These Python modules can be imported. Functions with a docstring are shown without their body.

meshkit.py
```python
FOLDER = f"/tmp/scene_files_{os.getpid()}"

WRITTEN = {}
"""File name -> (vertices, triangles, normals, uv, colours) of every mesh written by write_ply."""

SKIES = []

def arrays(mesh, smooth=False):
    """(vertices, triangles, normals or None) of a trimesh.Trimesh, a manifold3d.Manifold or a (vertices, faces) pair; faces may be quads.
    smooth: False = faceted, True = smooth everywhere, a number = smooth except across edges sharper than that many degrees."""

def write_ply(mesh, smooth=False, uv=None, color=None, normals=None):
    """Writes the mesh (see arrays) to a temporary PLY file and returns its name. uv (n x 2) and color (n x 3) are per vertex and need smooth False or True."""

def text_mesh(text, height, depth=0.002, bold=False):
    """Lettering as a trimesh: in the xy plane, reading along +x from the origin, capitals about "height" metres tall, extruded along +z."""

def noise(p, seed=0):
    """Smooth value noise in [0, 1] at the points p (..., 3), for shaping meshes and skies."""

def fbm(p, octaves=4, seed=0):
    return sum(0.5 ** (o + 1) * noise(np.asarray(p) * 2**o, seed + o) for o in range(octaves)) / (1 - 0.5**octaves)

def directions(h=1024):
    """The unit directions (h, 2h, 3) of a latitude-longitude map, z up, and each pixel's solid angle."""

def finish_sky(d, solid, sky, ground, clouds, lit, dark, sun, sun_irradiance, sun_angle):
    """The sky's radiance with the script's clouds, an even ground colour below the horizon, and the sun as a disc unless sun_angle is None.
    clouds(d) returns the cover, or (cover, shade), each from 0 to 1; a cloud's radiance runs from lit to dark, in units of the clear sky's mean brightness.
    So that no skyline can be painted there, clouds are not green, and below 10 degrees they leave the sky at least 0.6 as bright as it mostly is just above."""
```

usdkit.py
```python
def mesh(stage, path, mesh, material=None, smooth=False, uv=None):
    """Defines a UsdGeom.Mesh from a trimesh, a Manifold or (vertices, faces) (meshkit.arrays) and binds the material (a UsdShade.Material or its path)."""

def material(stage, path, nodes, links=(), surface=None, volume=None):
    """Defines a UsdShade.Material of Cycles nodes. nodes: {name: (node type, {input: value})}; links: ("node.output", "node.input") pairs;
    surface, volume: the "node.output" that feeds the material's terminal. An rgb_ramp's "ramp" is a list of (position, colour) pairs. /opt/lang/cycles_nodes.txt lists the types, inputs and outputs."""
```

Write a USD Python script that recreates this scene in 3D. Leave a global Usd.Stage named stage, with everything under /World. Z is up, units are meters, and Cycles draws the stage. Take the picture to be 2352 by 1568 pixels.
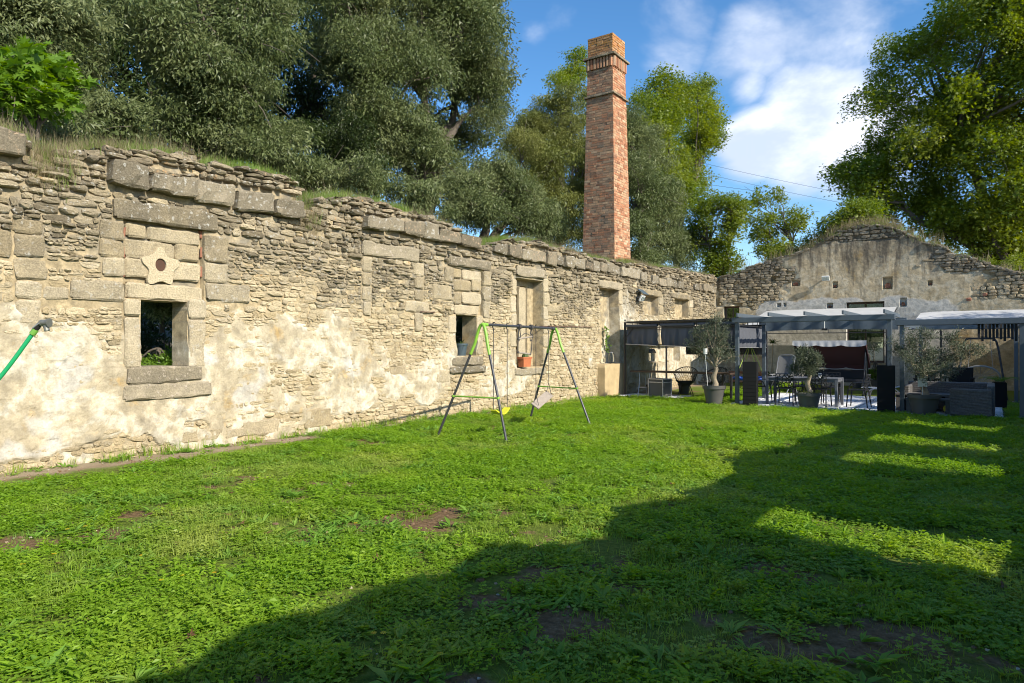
import math, random
import numpy as np, trimesh, usdkit, meshkit
from pxr import Usd, UsdGeom, UsdLux, UsdShade, Gf, Sdf, Vt
from scipy.spatial import Voronoi
from shapely.geometry import Polygon, box as sbox
from shapely.ops import unary_union

stage = Usd.Stage.CreateInMemory()
UsdGeom.SetStageUpAxis(stage, UsdGeom.Tokens.z)
UsdGeom.SetStageMetersPerUnit(stage, 1.0)
UsdGeom.Xform.Define(stage, '/World')
UsdGeom.Scope.Define(stage, '/World/Looks')

# ------------------------------------------------------------------ camera, sky, sun, exposure
CX, CZ, FPX = 10.47, 1.65, 1568.0              # the eye; focal length in pixels of a 2352 pixel wide picture
YAW = math.atan(1108 / 1568.0)
RIGHT = np.array([math.cos(YAW), math.sin(YAW), 0.0])
FWD = np.array([-math.sin(YAW), math.cos(YAW), 0.0])
EYE = np.array([CX, 0.0, CZ])
EXPOSURE = 0.70
SUN_INTENSITY, SKY_STRENGTH = 1.15, 0.115
SUN_EL, SUN_AZ = math.radians(32.0), math.radians(10.0)
SUN = np.array([math.cos(SUN_EL) * math.cos(SUN_AZ), -math.cos(SUN_EL) * math.sin(SUN_AZ), math.sin(SUN_EL)])

cam = UsdGeom.Camera.Define(stage, '/World/camera')
cam.CreateHorizontalApertureAttr(36.0)
cam.CreateVerticalApertureAttr(24.0)
cam.CreateFocalLengthAttr(24.0)
cam.CreateClippingRangeAttr(Gf.Vec2f(0.05, 2000))
cam.CreateExposureAttr(EXPOSURE)
pit = math.atan(10 / FPX)
fw = FWD * math.cos(pit) + np.array([0, 0, math.sin(pit)])
m = Gf.Matrix4d().SetLookAt(Gf.Vec3d(*EYE), Gf.Vec3d(*(EYE + fw)), Gf.Vec3d(0, 0, 1)).GetInverse()
cam.AddTransformOp().Set(m)

def mat(name, nodes, links, surface='p.BSDF', volume=None):
    return usdkit.material(stage, '/World/Looks/' + name, nodes, links, surface=surface, volume=volume)

def pxdir(px, py):
    d = FWD + RIGHT * ((px - 1176) / FPX) + np.array([0, 0, (794 - py) / FPX])
    return d

def build_sky():
    # cloud banks: directions and angular sizes
    banks = [(1570, 50, .13, .95), (1740, 80, .15, 1.0), (1900, 30, .2, 1.0), (1420, 30, .08, .35), (1950, 110, .13, .8), (1850, 235, .12, 1.2), (1755, 315, .085, 1.35), (1850, 335, .095, 1.35), (1950, 290, .13, 1.35), (1725, 195, .06, 1.0), (1700, 330, .05, 1.1),
             (1230, 65, .06, .6), (1285, 15, .09, .6)]
    nodes = {
        'tc': ('texture_coordinate', {}),
        'sky': ('sky_texture', {'sky_type': 'single_scattering', 'sun_disc': False, 'sun_elevation': SUN_EL, 'sun_rotation': math.atan2(SUN[0], SUN[1]),
                                'altitude': 200.0, 'air_density': 1.0, 'aerosol_density': 0.6, 'ozone_density': 2.4}),
        'hs': ('hsv', {'hue': 0.5, 'saturation': 1.26, 'value': 1.15, 'fac': 1.0}),
        'mp': ('mapping', {'mapping_type': 'point', 'scale': (1.0, 1.0, 1.9), 'location': (3.1, 1.7, 0.4)}),
        'n1': ('noise_texture', {'scale': 2.6, 'detail': 9.0, 'roughness': 0.56, 'distortion': 0.35}),
        'n2': ('noise_texture', {'scale': 7.0, 'detail': 6.0, 'roughness': 0.6}),
        'sum': ('math', {'math_type': 'add', 'value2': 0.0}),
        'cov': ('map_range', {'range_type': 'smoothstep', 'from_min': 0.66, 'from_max': 0.90, 'to_min': 0.0, 'to_max': 0.93, 'clamp': True}),
        'shade': ('map_range', {'range_type': 'smoothstep', 'from_min': 0.38, 'from_max': 0.66, 'to_min': 0.0, 'to_max': 1.0, 'clamp': True}),
        'cc': ('mix', {'color1': (4.1, 4.7, 5.9), 'color2': (6.7, 6.95, 7.5)}),
        'mx': ('mix', {}),
        'bg': ('background_shader', {'strength': SKY_STRENGTH}),
    }
    links = [('sky.color', 'hs.color'), ('hs.color', 'mx.color1'), ('tc.generated', 'mp.vector'), ('mp.vector', 'n1.vector'), ('mp.vector', 'n2.vector'),
             ('n1.fac', 'sum.value1'), ('n2.fac', 'shade.value'), ('shade.result', 'cc.fac'), ('cc.color', 'mx.color2'), ('cov.result', 'mx.fac'), ('mx.color', 'bg.color')]
    prev = None
    for i, (px, py, r, w) in enumerate(banks):
        d = pxdir(px, py); d = d / np.linalg.norm(d)
        nodes[f'd{i}'] = ('vector_math', {'math_type': 'distance', 'vector2': tuple(d)})
        nodes[f'r{i}'] = ('map_range', {'range_type': 'smoothstep', 'from_min': 0.0, 'from_max': r * 1.25, 'to_min': 0.42 * w, 'to_max': 0.0, 'clamp': True})
        links += [('tc.generated', f'd{i}.vector1'), (f'd{i}.value', f'r{i}.value')]
        if prev:
            nodes[f'm{i}'] = ('math', {'math_type': 'maximum'})
            links += [(prev, f'm{i}.value1'), (f'r{i}.result', f'm{i}.value2')]
            prev = f'm{i}.value'
        else:
            prev = f'r{i}.result'
    links += [(prev, 'sum.value2'), ('sum.value', 'cov.value')]
    sky = UsdLux.DomeLight.Define(stage, '/World/sky')
    sky.CreateIntensityAttr(1.0)
    sm = mat('sky_look', nodes, links, surface='bg.background')
    UsdShade.MaterialBindingAPI.Apply(sky.GetPrim()).Bind(sm)
    sky.GetPrim().SetCustomDataByKey('kind', 'structure')
build_sky()

sun = UsdLux.DistantLight.Define(stage, '/World/sun')
sun.CreateIntensityAttr(SUN_INTENSITY)
sun.CreateAngleAttr(0.5)
sun.CreateNormalizeAttr(True)
sun.CreateColorAttr(Gf.Vec3f(1.0, 0.93, 0.80))
zc = SUN; xc = np.cross([0, 0, 1], zc); xc /= np.linalg.norm(xc); yc = np.cross(zc, xc)
sun.AddTransformOp().Set(Gf.Matrix4d(*xc, 0, *yc, 0, *zc, 0, 0, 0, 0, 1))

# ------------------------------------------------------------------ naming and tagging
used = {}
def numbered(parent, name):
    key = (str(parent), name)
    n = used.get(key, 0); used[key] = n + 1
    return name if n == 0 else f'{name}_{n:03d}'
def ppath(parent):
    return '/World' if parent is None else str(parent.GetPath())
def tag(p, label=None, cat=None, group=None, kind=None):
    p = p if isinstance(p, Usd.Prim) else p.GetPrim()
    for k, v in (('label', label), ('category', cat), ('group', group), ('kind', kind)):
        if v: p.SetCustomDataByKey(k, v)
    return p
def empty(name, loc=(0, 0, 0), rz=0.0, label=None, cat=None, group=None, parent=None, scale=None):
    par = ppath(parent)
    x = UsdGeom.Xform.Define(stage, par + '/' + numbered(par, name))
    if any(loc): x.AddTranslateOp().Set(Gf.Vec3d(*map(float, loc)))
    if rz: x.AddRotateZOp().Set(float(rz))
    if scale: x.AddScaleOp().Set(Gf.Vec3f(*([scale] * 3 if np.ndim(scale) == 0 else scale)))
    return tag(x, label, cat, group)
def obj(name, mesh, material, parent=None, smooth=False, label=None, cat=None, group=None, kind=None, tone=None):
    par = ppath(parent)
    if isinstance(mesh, MB): mesh = mesh.mesh()
    g = usdkit.mesh(stage, par + '/' + numbered(par, name), mesh, material, smooth=smooth)
    if tone is not None:
        UsdGeom.PrimvarsAPI(g).CreatePrimvar('tone', Sdf.ValueTypeNames.Color3fArray, 'vertex').Set(Vt.Vec3fArray.FromNumpy(np.asarray(tone, np.float32)))
    return tag(g, label, cat, group, kind)
def copy_of(src, loc, rz=0.0, label=None, group=None, scale=None):
    was = src.GetCustomData()
    o = empty(src.GetName().rstrip('0123456789_') if src.GetName()[-3:].isdigit() else src.GetName(), loc, rz, label or was.get('label'), was.get('category'), group or was.get('group'), scale=scale)
    o.GetReferences().AddInternalReference(src.GetPath())
    o.SetInstanceable(True)
    return o

# ------------------------------------------------------------------ mesh building
def tube(pts, r, n=8, closed=False):
    pts = np.asarray(pts, float); k = len(pts)
    rad = np.full(k, r) if np.ndim(r) == 0 else np.asarray(r, float)
    if closed:
        tang = np.roll(pts, -1, 0) - np.roll(pts, 1, 0)
    else:
        tang = np.gradient(pts, axis=0)
    tang /= np.maximum(np.linalg.norm(tang, axis=1, keepdims=True), 1e-9)
    ref = np.array([0, 0, 1.0]) if abs(tang[0][2]) < .9 else np.array([1.0, 0, 0])
    nrm = np.cross(tang[0], ref); nrm /= np.linalg.norm(nrm)
    vs = []
    for i in range(k):
        nrm = nrm - tang[i] * (nrm @ tang[i]); nrm /= max(np.linalg.norm(nrm), 1e-9)
        b = np.cross(tang[i], nrm)
        a = np.arange(n) * 2 * math.pi / n
        vs.append(pts[i] + rad[i] * (np.cos(a)[:, None] * nrm + np.sin(a)[:, None] * b))
    v = np.vstack(vs); f = []
    segs = k if closed else k - 1
    for i in range(segs):
        a0, b0 = i * n, ((i + 1) % k) * n
        for j in range(n):
            j2 = (j + 1) % n
            f += [[a0 + j, a0 + j2, b0 + j2], [a0 + j, b0 + j2, b0 + j]]
    if not closed:
        v = np.vstack([v, pts[0], pts[-1]]); c0, c1 = len(v) - 2, len(v) - 1
        for j in range(n):
            j2 = (j + 1) % n
            f += [[c0, j2, j], [c1, (k - 1) * n + j, (k - 1) * n + j2]]
    return v, np.array(f)
def arc(pts, n=6, rad=.1):
    """a polyline with its inner corners rounded"""
    pts = [np.asarray(p, float) for p in pts]; out = [pts[0]]
    for a, b, c in zip(pts, pts[1:], pts[2:]):
        u, w = a - b, c - b; lu, lw = np.linalg.norm(u), np.linalg.norm(w); t = min(rad, lu * .45, lw * .45)
        p, q = b + u / lu * t, b + w / lw * t
        for s in np.linspace(0, 1, n): out.append((1 - s) ** 2 * p + 2 * s * (1 - s) * b + s * s * q)
    return np.array(out + [pts[-1]])
class MB:
    def __init__(self): self.v, self.f, self.n = [], [], 0
    def add(self, vf):
        if hasattr(vf, 'to_mesh') : vf = meshkit.arrays(vf)[:2]
        if hasattr(vf, 'vertices'): vf = (np.array(vf.vertices), np.array(vf.faces))
        v, f = vf; self.v.append(np.asarray(v, float)); self.f.append(np.asarray(f, int) + self.n); self.n += len(v); return self
    def box(self, c, s, rz=0.0, ch=0.0, rx=0.0):
        """box centre c, size s; ch chamfers it"""
        if ch:
            h = np.array(s) / 2.0; ch = min(ch, .4 * min(s)); pts = []
            for sx in (-1, 1):
                for sy in (-1, 1):
                    for sz in (-1, 1):
                        p = h * [sx, sy, sz]
                        for k in range(3):
                            q = p.copy()
                            for j in range(3):
                                if j != k: q[j] -= ch * [sx, sy, sz][j]
                            pts.append(q)
            mm = trimesh.convex.convex_hull(np.array(pts))
        else:
            mm = trimesh.creation.box(s)
        v = np.array(mm.vertices)
        if rx:
            ca, sa = math.cos(rx), math.sin(rx); v = v @ np.array([[1, 0, 0], [0, ca, -sa], [0, sa, ca]]).T
        if rz:
            ca, sa = math.cos(rz), math.sin(rz); v = v @ np.array([[ca, -sa, 0], [sa, ca, 0], [0, 0, 1]]).T
        return self.add((v + np.array(c), np.array(mm.faces)))
    def tube(self, pts, r, n=8, closed=False): return self.add(tube(pts, r, n, closed))
    def bar(self, a, b, w, h=None, ch=0.0):
        """a rectangular bar from a to b, w across and h high"""
        a, b = np.asarray(a, float), np.asarray(b, float); h = h or w; d = b - a; L = np.linalg.norm(d); d /= L
        up = np.array([0, 0, 1.0]) if abs(d[2]) < .95 else np.array([0, 1.0, 0])
        s = np.cross(d, up); s /= np.linalg.norm(s); u = np.cross(s, d)
        q = MB().box((0, 0, 0), (L, w, h), ch=ch).mesh(); v = np.array(q[0])
        return self.add(((a + b) / 2 + v[:, :1] * d + v[:, 1:2] * s + v[:, 2:3] * u, q[1]))
    def lathe(self, prof, c=(0, 0, 0), n=20):
        prof = np.asarray(prof, float); k = len(prof); a = np.arange(n) * 2 * math.pi / n; v = []
        for r, z in prof: v.append(np.stack([r * np.cos(a), r * np.sin(a), np.full(n, z)], 1))
        v = np.vstack(v); f = []
        for i in range(k - 1):
            for j in range(n):
                j2 = (j + 1) % n; f += [[i * n + j, i * n + j2, (i + 1) * n + j2], [i * n + j, (i + 1) * n + j2, (i + 1) * n + j]]
        return self.add((v + np.array(c), np.array(f)))
    def mesh(self): return np.vstack(self.v), np.vstack(self.f)

def smoothstep(a, b, x):
    t = np.clip((np.asarray(x, float) - a) / (b - a), 0, 1); return t * t * (3 - 2 * t)
def fbm2(u, v, s, octaves=4, seed=0):
    u, v = np.broadcast_arrays(np.asarray(u, float), np.asarray(v, float))
    return meshkit.fbm(np.stack([u * s + 100, v * s + 100, np.zeros_like(u) + seed * 7.3], -1), octaves, seed)

# where a ray of the photograph meets the left wall's face, the back wall's face, the lawn, or a given depth
YB = 31.2
def WL(px, py):
    d = pxdir(px, py); k = -CX / d[0]; p = EYE + k * d; return p[1], p[2]
def WB(px, py, Y=YB):
    d = pxdir(px, py); k = Y / d[1]; p = EYE + k * d; return p[0], p[2]
def G(px, py):
    d = pxdir(px, py); k = -CZ / d[2]; return EYE + k * d
def DX(px, py, X):
    d = pxdir(px, py); return EYE + (X - CX) / d[0] * d
def DY(px, py, Y):
    d = pxdir(px, py); return EYE + Y / d[1] * d
def DD(px, py, k): return EYE + k * pxdir(px, py)
# ------------------------------------------------------------------ materials
def simple(name, col, rough=.5, var=.12, scale=8.0, bump=0.0, bscale=60.0, metallic=0.0, spec=.5, coat=0.0):
    c = np.array(col, float)
    nodes = {'g': ('geometry', {}), 'oi': ('object_info', {}), 'n': ('noise_texture', {'scale': scale, 'detail': 5.0, 'roughness': .6}),
             'r': ('rgb_ramp', {'ramp': [(.25, tuple(np.clip(c * (1 - var), 0, 1))), (.75, tuple(np.clip(c * (1 + var), 0, 1)))]}),
             'rr': ('map_range', {'from_min': .3, 'from_max': .7, 'to_min': max(.03, rough - .08), 'to_max': min(1, rough + .1), 'clamp': True}),
             'p': ('principled_bsdf', {'metallic': metallic, 'specular_ior_level': spec, 'coat_weight': coat})}
    links = [('g.position', 'n.vector'), ('n.fac', 'r.fac'), ('r.color', 'p.base_color'), ('n.fac', 'rr.value'), ('rr.result', 'p.roughness')]
    if bump:
        nodes['bn'] = ('noise_texture', {'scale': bscale, 'detail': 3.0}); nodes['b'] = ('bump', {'strength': bump, 'distance': .01})
        links += [('g.position', 'bn.vector'), ('bn.fac', 'b.height'), ('b.normal', 'p.normal')]
    return mat(name, nodes, links)

def leaf_look(name, dark, mid, light, trans=.3, rough=.45, spec=.4, dry=None, dscale=.45):
    """leaf by leaf and spray by spray variation of one plant's own green"""
    nodes = {'g': ('geometry', {}), 'oi': ('object_info', {}), 'a': ('math', {'math_type': 'multiply', 'value2': .7}), 'b': ('math', {'math_type': 'multiply', 'value2': .3}),
             's': ('math', {'math_type': 'add'}), 'r': ('rgb_ramp', {'ramp': [(.1, dark), (.5, mid), (.9, light)]}),
             'p': ('principled_bsdf', {'roughness': rough, 'specular_ior_level': spec}), 'hs': ('hsv', {'hue': .49, 'saturation': 1.1, 'value': 1.5, 'fac': 1.0}),
             't': ('translucent_bsdf', {}), 'm': ('mix_closure', {'fac': trans})}
    links = [('g.random_per_island', 'a.value1'), ('oi.random', 'b.value1'), ('a.value', 's.value1'), ('b.value', 's.value2'), ('s.value', 'r.fac'), ('r.color', 'p.base_color'),
             ('r.color', 'hs.color'), ('hs.color', 't.color'), ('p.BSDF', 'm.closure1'), ('t.BSDF', 'm.closure2')]
    if dry:      # drifts of drier, yellower growth
        nodes.update({'dn': ('noise_texture', {'scale': dscale, 'detail': 6.0, 'roughness': .68}), 'dm': ('map_range', {'range_type': 'smoothstep', 'from_min': .47, 'from_max': .66, 'to_min': 0, 'to_max': .5, 'clamp': True}), 'dx': ('mix', {'color2': dry})})
        links = [l for l in links if l[0] != 'r.color'] + [('g.position', 'dn.vector'), ('dn.fac', 'dm.value'), ('dm.result', 'dx.fac'), ('r.color', 'dx.color1'), ('dx.color', 'p.base_color'), ('dx.color', 'hs.color')]
    return mat(name, nodes, links, surface='m.closure')

def masonry(name, cream, gray, lichen=1.0, bumps=.6, fine=55.0):
    """tone.r tells one stone from the next, tone.g how weathered it is, tone.b orange lichen or baked clay"""
    cr, gr = np.array(cream), np.array(gray)
    nodes = {
        'at': ('attribute', {'attribute': 'tone'}), 'sp': ('separate_color', {}), 'g': ('geometry', {}),
        'rc': ('rgb_ramp', {'ramp': [(0, tuple(cr * [.82, .78, .70])), (.35, tuple(cr * .93)), (.7, tuple(cr * 1.05)), (1, tuple(np.clip(cr * [1.14, 1.16, 1.22], 0, .8)))]}),
        'rg': ('rgb_ramp', {'ramp': [(0, tuple(gr * .62)), (.5, tuple(gr)), (1, tuple(gr * 1.4))]}),
        'n1': ('noise_texture', {'scale': 3.0, 'detail': 6.0, 'roughness': .65}), 'n2': ('noise_texture', {'scale': fine, 'detail': 6.0, 'roughness': .7}),
        'n3': ('noise_texture', {'scale': 14.0, 'detail': 5.0, 'roughness': .65}),
        'wz': ('math', {'math_type': 'multiply_add', 'value2': 1.5, 'value3': -.75}), 'wa': ('math', {'math_type': 'add', 'use_clamp': True}),
        'mx': ('mix', {}),
        'sm': ('map_range', {'from_min': .3, 'from_max': .7, 'to_min': .62, 'to_max': 1.32, 'clamp': True}), 'cm': ('combine_color', {}), 'mu': ('mix', {'mix_type': 'multiply', 'fac': 1.0}),
        'wl': ('map_range', {'range_type': 'smoothstep', 'from_min': .565, 'from_max': .65, 'to_min': 0, 'to_max': .62 * lichen, 'clamp': True}), 'wm': ('math', {'math_type': 'multiply'}),
        'lw': ('mix', {'color2': (.50, .48, .43)}),
        'ol': ('math', {'math_type': 'multiply', 'use_clamp': True}), 'on': ('map_range', {'range_type': 'smoothstep', 'from_min': .55, 'from_max': .64, 'to_min': 0, 'to_max': .9, 'clamp': True}),
        'lo': ('mix', {'color2': (.40, .215, .065)}),
        'ba': ('math', {'math_type': 'multiply_add', 'value2': .55}), 'bu': ('bump', {'strength': bumps, 'distance': .03}),
        'p': ('principled_bsdf', {'roughness': .93, 'specular_ior_level': .15, 'diffuse_roughness': .5}),
    }
    links = [('at.color', 'sp.color'), ('sp.r', 'rc.fac'), ('sp.r', 'rg.fac'), ('g.position', 'n1.vector'), ('g.position', 'n2.vector'), ('g.position', 'n3.vector'),
             ('n1.fac', 'wz.value1'), ('wz.value', 'wa.value1'), ('sp.g', 'wa.value2'), ('wa.value', 'mx.fac'), ('rc.color', 'mx.color1'), ('rg.color', 'mx.color2'),
             ('n2.fac', 'sm.value'), ('sm.result', 'cm.r'), ('sm.result', 'cm.g'), ('sm.result', 'cm.b'), ('mx.color', 'mu.color1'), ('cm.color', 'mu.color2'),
             ('n3.fac', 'wl.value'), ('wl.result', 'wm.value1'), ('wa.value', 'wm.value2'), ('mu.color', 'lw.color1'), ('wm.value', 'lw.fac'),
             ('n3.fac', 'on.value'), ('on.result', 'ol.value1'), ('sp.b', 'ol.value2'), ('ol.value', 'lo.fac'), ('lw.color', 'lo.color1'), ('lo.color', 'p.base_color'),
             ('n3.fac', 'ba.value1'), ('n2.fac', 'ba.value3'), ('ba.value', 'bu.height'), ('bu.normal', 'p.normal')]
    return mat(name, nodes, links)

def plaster(name, cream, pale, ochre, gray, dirt, crack=1.0, streak=0.0, bumps=.5):
    """tone.r plaster laid on (0 = bare mortar), tone.g weathering, tone.b the paler repair"""
    nodes = {
        'at': ('attribute', {'attribute': 'tone'}), 'sp': ('separate_color', {}), 'g': ('geometry', {}),
        'mp': ('mapping', {'mapping_type': 'point', 'scale': (1.0, 1.0, 1.0 - .85 * streak)}),
        'n1': ('noise_texture', {'scale': 1.1, 'detail': 8.0, 'roughness': .65, 'distortion': .4}), 'n2': ('noise_texture', {'scale': 40.0, 'detail': 6.0, 'roughness': .7}),
        'n3': ('noise_texture', {'scale': 6.0, 'detail': 6.0, 'roughness': .65}), 'ns': ('noise_texture', {'scale': 3.4 if streak else 2.2, 'detail': 6.0, 'roughness': .62}),
        'rc': ('rgb_ramp', {'ramp': [(.33, ochre), (.41, tuple(np.array(cream) * .84)), (.49, cream), (.55, pale), (.61, cream), (.68, tuple(np.array(cream) * .86)), (.75, ochre)]}),
        'mo': ('rgb_ramp', {'ramp': [(.3, tuple(np.array(dirt) * .8)), (.7, tuple(np.array(dirt) * 1.15))]}),
        'rm': ('map_range', {'range_type': 'smoothstep', 'from_min': .25, 'from_max': .6, 'to_min': 0, 'to_max': 1, 'clamp': True}),
        'mb': ('mix', {}), 'rp': ('mix', {'color2': (.54, .52, .48)}),
        'wz': ('map_range', {'range_type': 'smoothstep', 'from_min': .42, 'from_max': .66, 'to_min': -.55, 'to_max': .55, 'clamp': True}), 'wa': ('math', {'math_type': 'add', 'use_clamp': True}),
        'gm': ('mix', {'color2': gray}),
        'sm': ('map_range', {'from_min': .3, 'from_max': .7, 'to_min': .84, 'to_max': 1.13, 'clamp': True}), 'cm': ('combine_color', {}), 'mu': ('mix', {'mix_type': 'multiply', 'fac': 1.0}),
        's3': ('map_range', {'from_min': .33, 'from_max': .66, 'to_min': .74, 'to_max': 1.18, 'clamp': True}), 'sx': ('math', {'math_type': 'multiply'}),
        'dv': ('vector_math', {'math_type': 'scale', 'scale': .25}), 'da': ('vector_math', {'math_type': 'add'}),
        'vo': ('voronoi_texture', {'feature': 'distance_to_edge', 'scale': 3.2, 'randomness': 1.0}),
        'vc': ('map_range', {'range_type': 'smoothstep', 'from_min': 0.0, 'from_max': .03, 'to_min': -.5 * crack, 'to_max': 0, 'clamp': True}),
        'b1': ('math', {'math_type': 'multiply_add', 'value2': .9}), 'b2': ('math', {'math_type': 'multiply_add', 'value2': .35}),
        'bu': ('bump', {'strength': bumps, 'distance': .025}),
        'p': ('principled_bsdf', {'roughness': .95, 'specular_ior_level': .1, 'diffuse_roughness': .5}),
    }
    links = [('at.color', 'sp.color'), ('g.position', 'n1.vector'), ('g.position', 'n2.vector'), ('g.position', 'n3.vector'), ('g.position', 'mp.vector'), ('mp.vector', 'ns.vector'),
             ('n1.fac', 'rc.fac'), ('n3.fac', 'mo.fac'), ('sp.r', 'rm.value'), ('rm.result', 'mb.fac'), ('mo.color', 'mb.color1'), ('rc.color', 'mb.color2'),
             ('mb.color', 'rp.color1'), ('sp.b', 'rp.fac'),
             ('ns.fac', 'wz.value'), ('wz.result', 'wa.value1'), ('sp.g', 'wa.value2'), ('wa.value', 'gm.fac'), ('rp.color', 'gm.color1'),
             ('n2.fac', 'sm.value'), ('n3.fac', 's3.value'), ('sm.result', 'sx.value1'), ('s3.result', 'sx.value2'), ('sx.value', 'cm.r'), ('sx.value', 'cm.g'), ('sx.value', 'cm.b'), ('gm.color', 'mu.color1'), ('cm.color', 'mu.color2'), ('mu.color', 'p.base_color'),
             ('n3.color', 'dv.vector1'), ('dv.vector', 'da.vector1'), ('g.position', 'da.vector2'), ('da.vector', 'vo.vector'), ('vo.distance', 'vc.value'),
             ('n3.fac', 'b1.value1'), ('vc.result', 'b1.value3'), ('n2.fac', 'b2.value1'), ('b1.value', 'b2.value3'), ('b2.value', 'bu.height'), ('bu.normal', 'p.normal')]
    return mat(name, nodes, links)

M = {}
M['stone'] = masonry('limestone', (.51, .42, .27), (.245, .203, .137), bumps=.8)
M['block'] = masonry('dressed_limestone', (.50, .415, .275), (.235, .20, .142), lichen=1.4, bumps=1.0, fine=42.0)
M['bstone'] = masonry('back_wall_stone', (.46, .375, .245), (.225, .19, .14), lichen=.8)
M['lplaster'] = plaster('lime_plaster', (.465, .395, .275), (.58, .53, .425), (.45, .32, .155), (.255, .225, .17), (.42, .335, .205))
M['bplaster'] = plaster('stained_plaster', (.50, .41, .27), (.56, .49, .36), (.46, .33, .16), (.17, .143, .105), (.33, .26, .155), crack=.7, streak=1.0)
M['ochre_render'] = simple('ochre_render', (.45, .345, .195), .95, .22, 3.0, bump=.7, bscale=25, spec=.1)
M['clay'] = simple('old_baked_clay', (.26, .115, .07), .9, .25, 18)
M['terracotta'] = simple('terracotta', (.42, .13, .05), .75, .15, 12)
M['rust'] = simple('rusty_iron', (.11, .06, .04), .8, .35, 25)
M['green_paint'] = simple('lime_green_paint', (.22, .43, .05), .4, .12, 9)
M['dark_paint'] = simple('dark_grey_paint', (.045, .045, .05), .35, .2, 12)
M['rope'] = simple('dark_rope', (.06, .055, .05), .9, .3, 60)
M['wood'] = simple('weathered_wood', (.30, .25, .20), .8, .25, 18, bump=.3)
M['brown_wood'] = simple('dark_brown_wood', (.07, .042, .028), .55, .25, 14)
M['yellow'] = simple('yellow_plastic', (.62, .60, .04), .35, .08, 6)
M['black_metal'] = simple('black_metal', (.022, .022, .024), .42, .25, 14)
M['alu'] = simple('blue_grey_aluminium', (.075, .094, .112), .38, .1, 6, metallic=.0, spec=.6)
M['canvas'] = simple('grey_canvas', (.075, .08, .095), .8, .12, 4, bump=.15, bscale=200)
M['canvas_light'] = simple('pale_grey_canvas', (.44, .44, .43), .85, .08, 3)
M['white_canvas'] = mat('white_canvas', {'g': ('geometry', {}), 'n': ('noise_texture', {'scale': 3.0, 'detail': 4.0}), 'r': ('rgb_ramp', {'ramp': [(.3, (.62, .62, .63)), (.7, (.74, .74, .75))]}),
                        'p': ('principled_bsdf', {'roughness': .85}), 't': ('translucent_bsdf', {'color': (.7, .7, .7)}), 'm': ('mix_closure', {'fac': .35})},
                        [('g.position', 'n.vector'), ('n.fac', 'r.fac'), ('r.color', 'p.base_color'), ('p.BSDF', 'm.closure1'), ('t.BSDF', 'm.closure2')], surface='m.closure')
M['maroon'] = simple('maroon_canvas', (.065, .022, .022), .85, .15, 5)
M['pot'] = simple('anthracite_pot', (.075, .073, .068), .55, .12, 4)
M['black_pot'] = simple('black_wicker', (.009, .009, .009), .7, .3, 60, bump=.4, bscale=120, spec=.25)
M['soil'] = simple('potting_soil', (.05, .034, .02), .95, .3, 30)
M['white_plastic'] = simple('white_plastic', (.62, .62, .58), .45, .06, 4)
M['silver'] = simple('brushed_metal', (.42, .42, .43), .35, .1, 10, metallic=.6)
M['hose'] = simple('green_hose', (.02, .36, .13), .35, .08, 8)
M['nozzle'] = simple('worn_nozzle_metal', (.20, .20, .17), .45, .3, 30, metallic=.4)
M['clip'] = simple('lime_plastic_ring', (.16, .36, .06), .4, .1, 8)
M['blue'] = simple('blue_nylon', (.015, .08, .42), .5, .12, 6)
M['lime_rope'] = simple('lime_rope', (.42, .55, .10), .7, .12, 20)
M['teal'] = simple('teal_plastic', (.02, .16, .15), .4, .1, 6)
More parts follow.
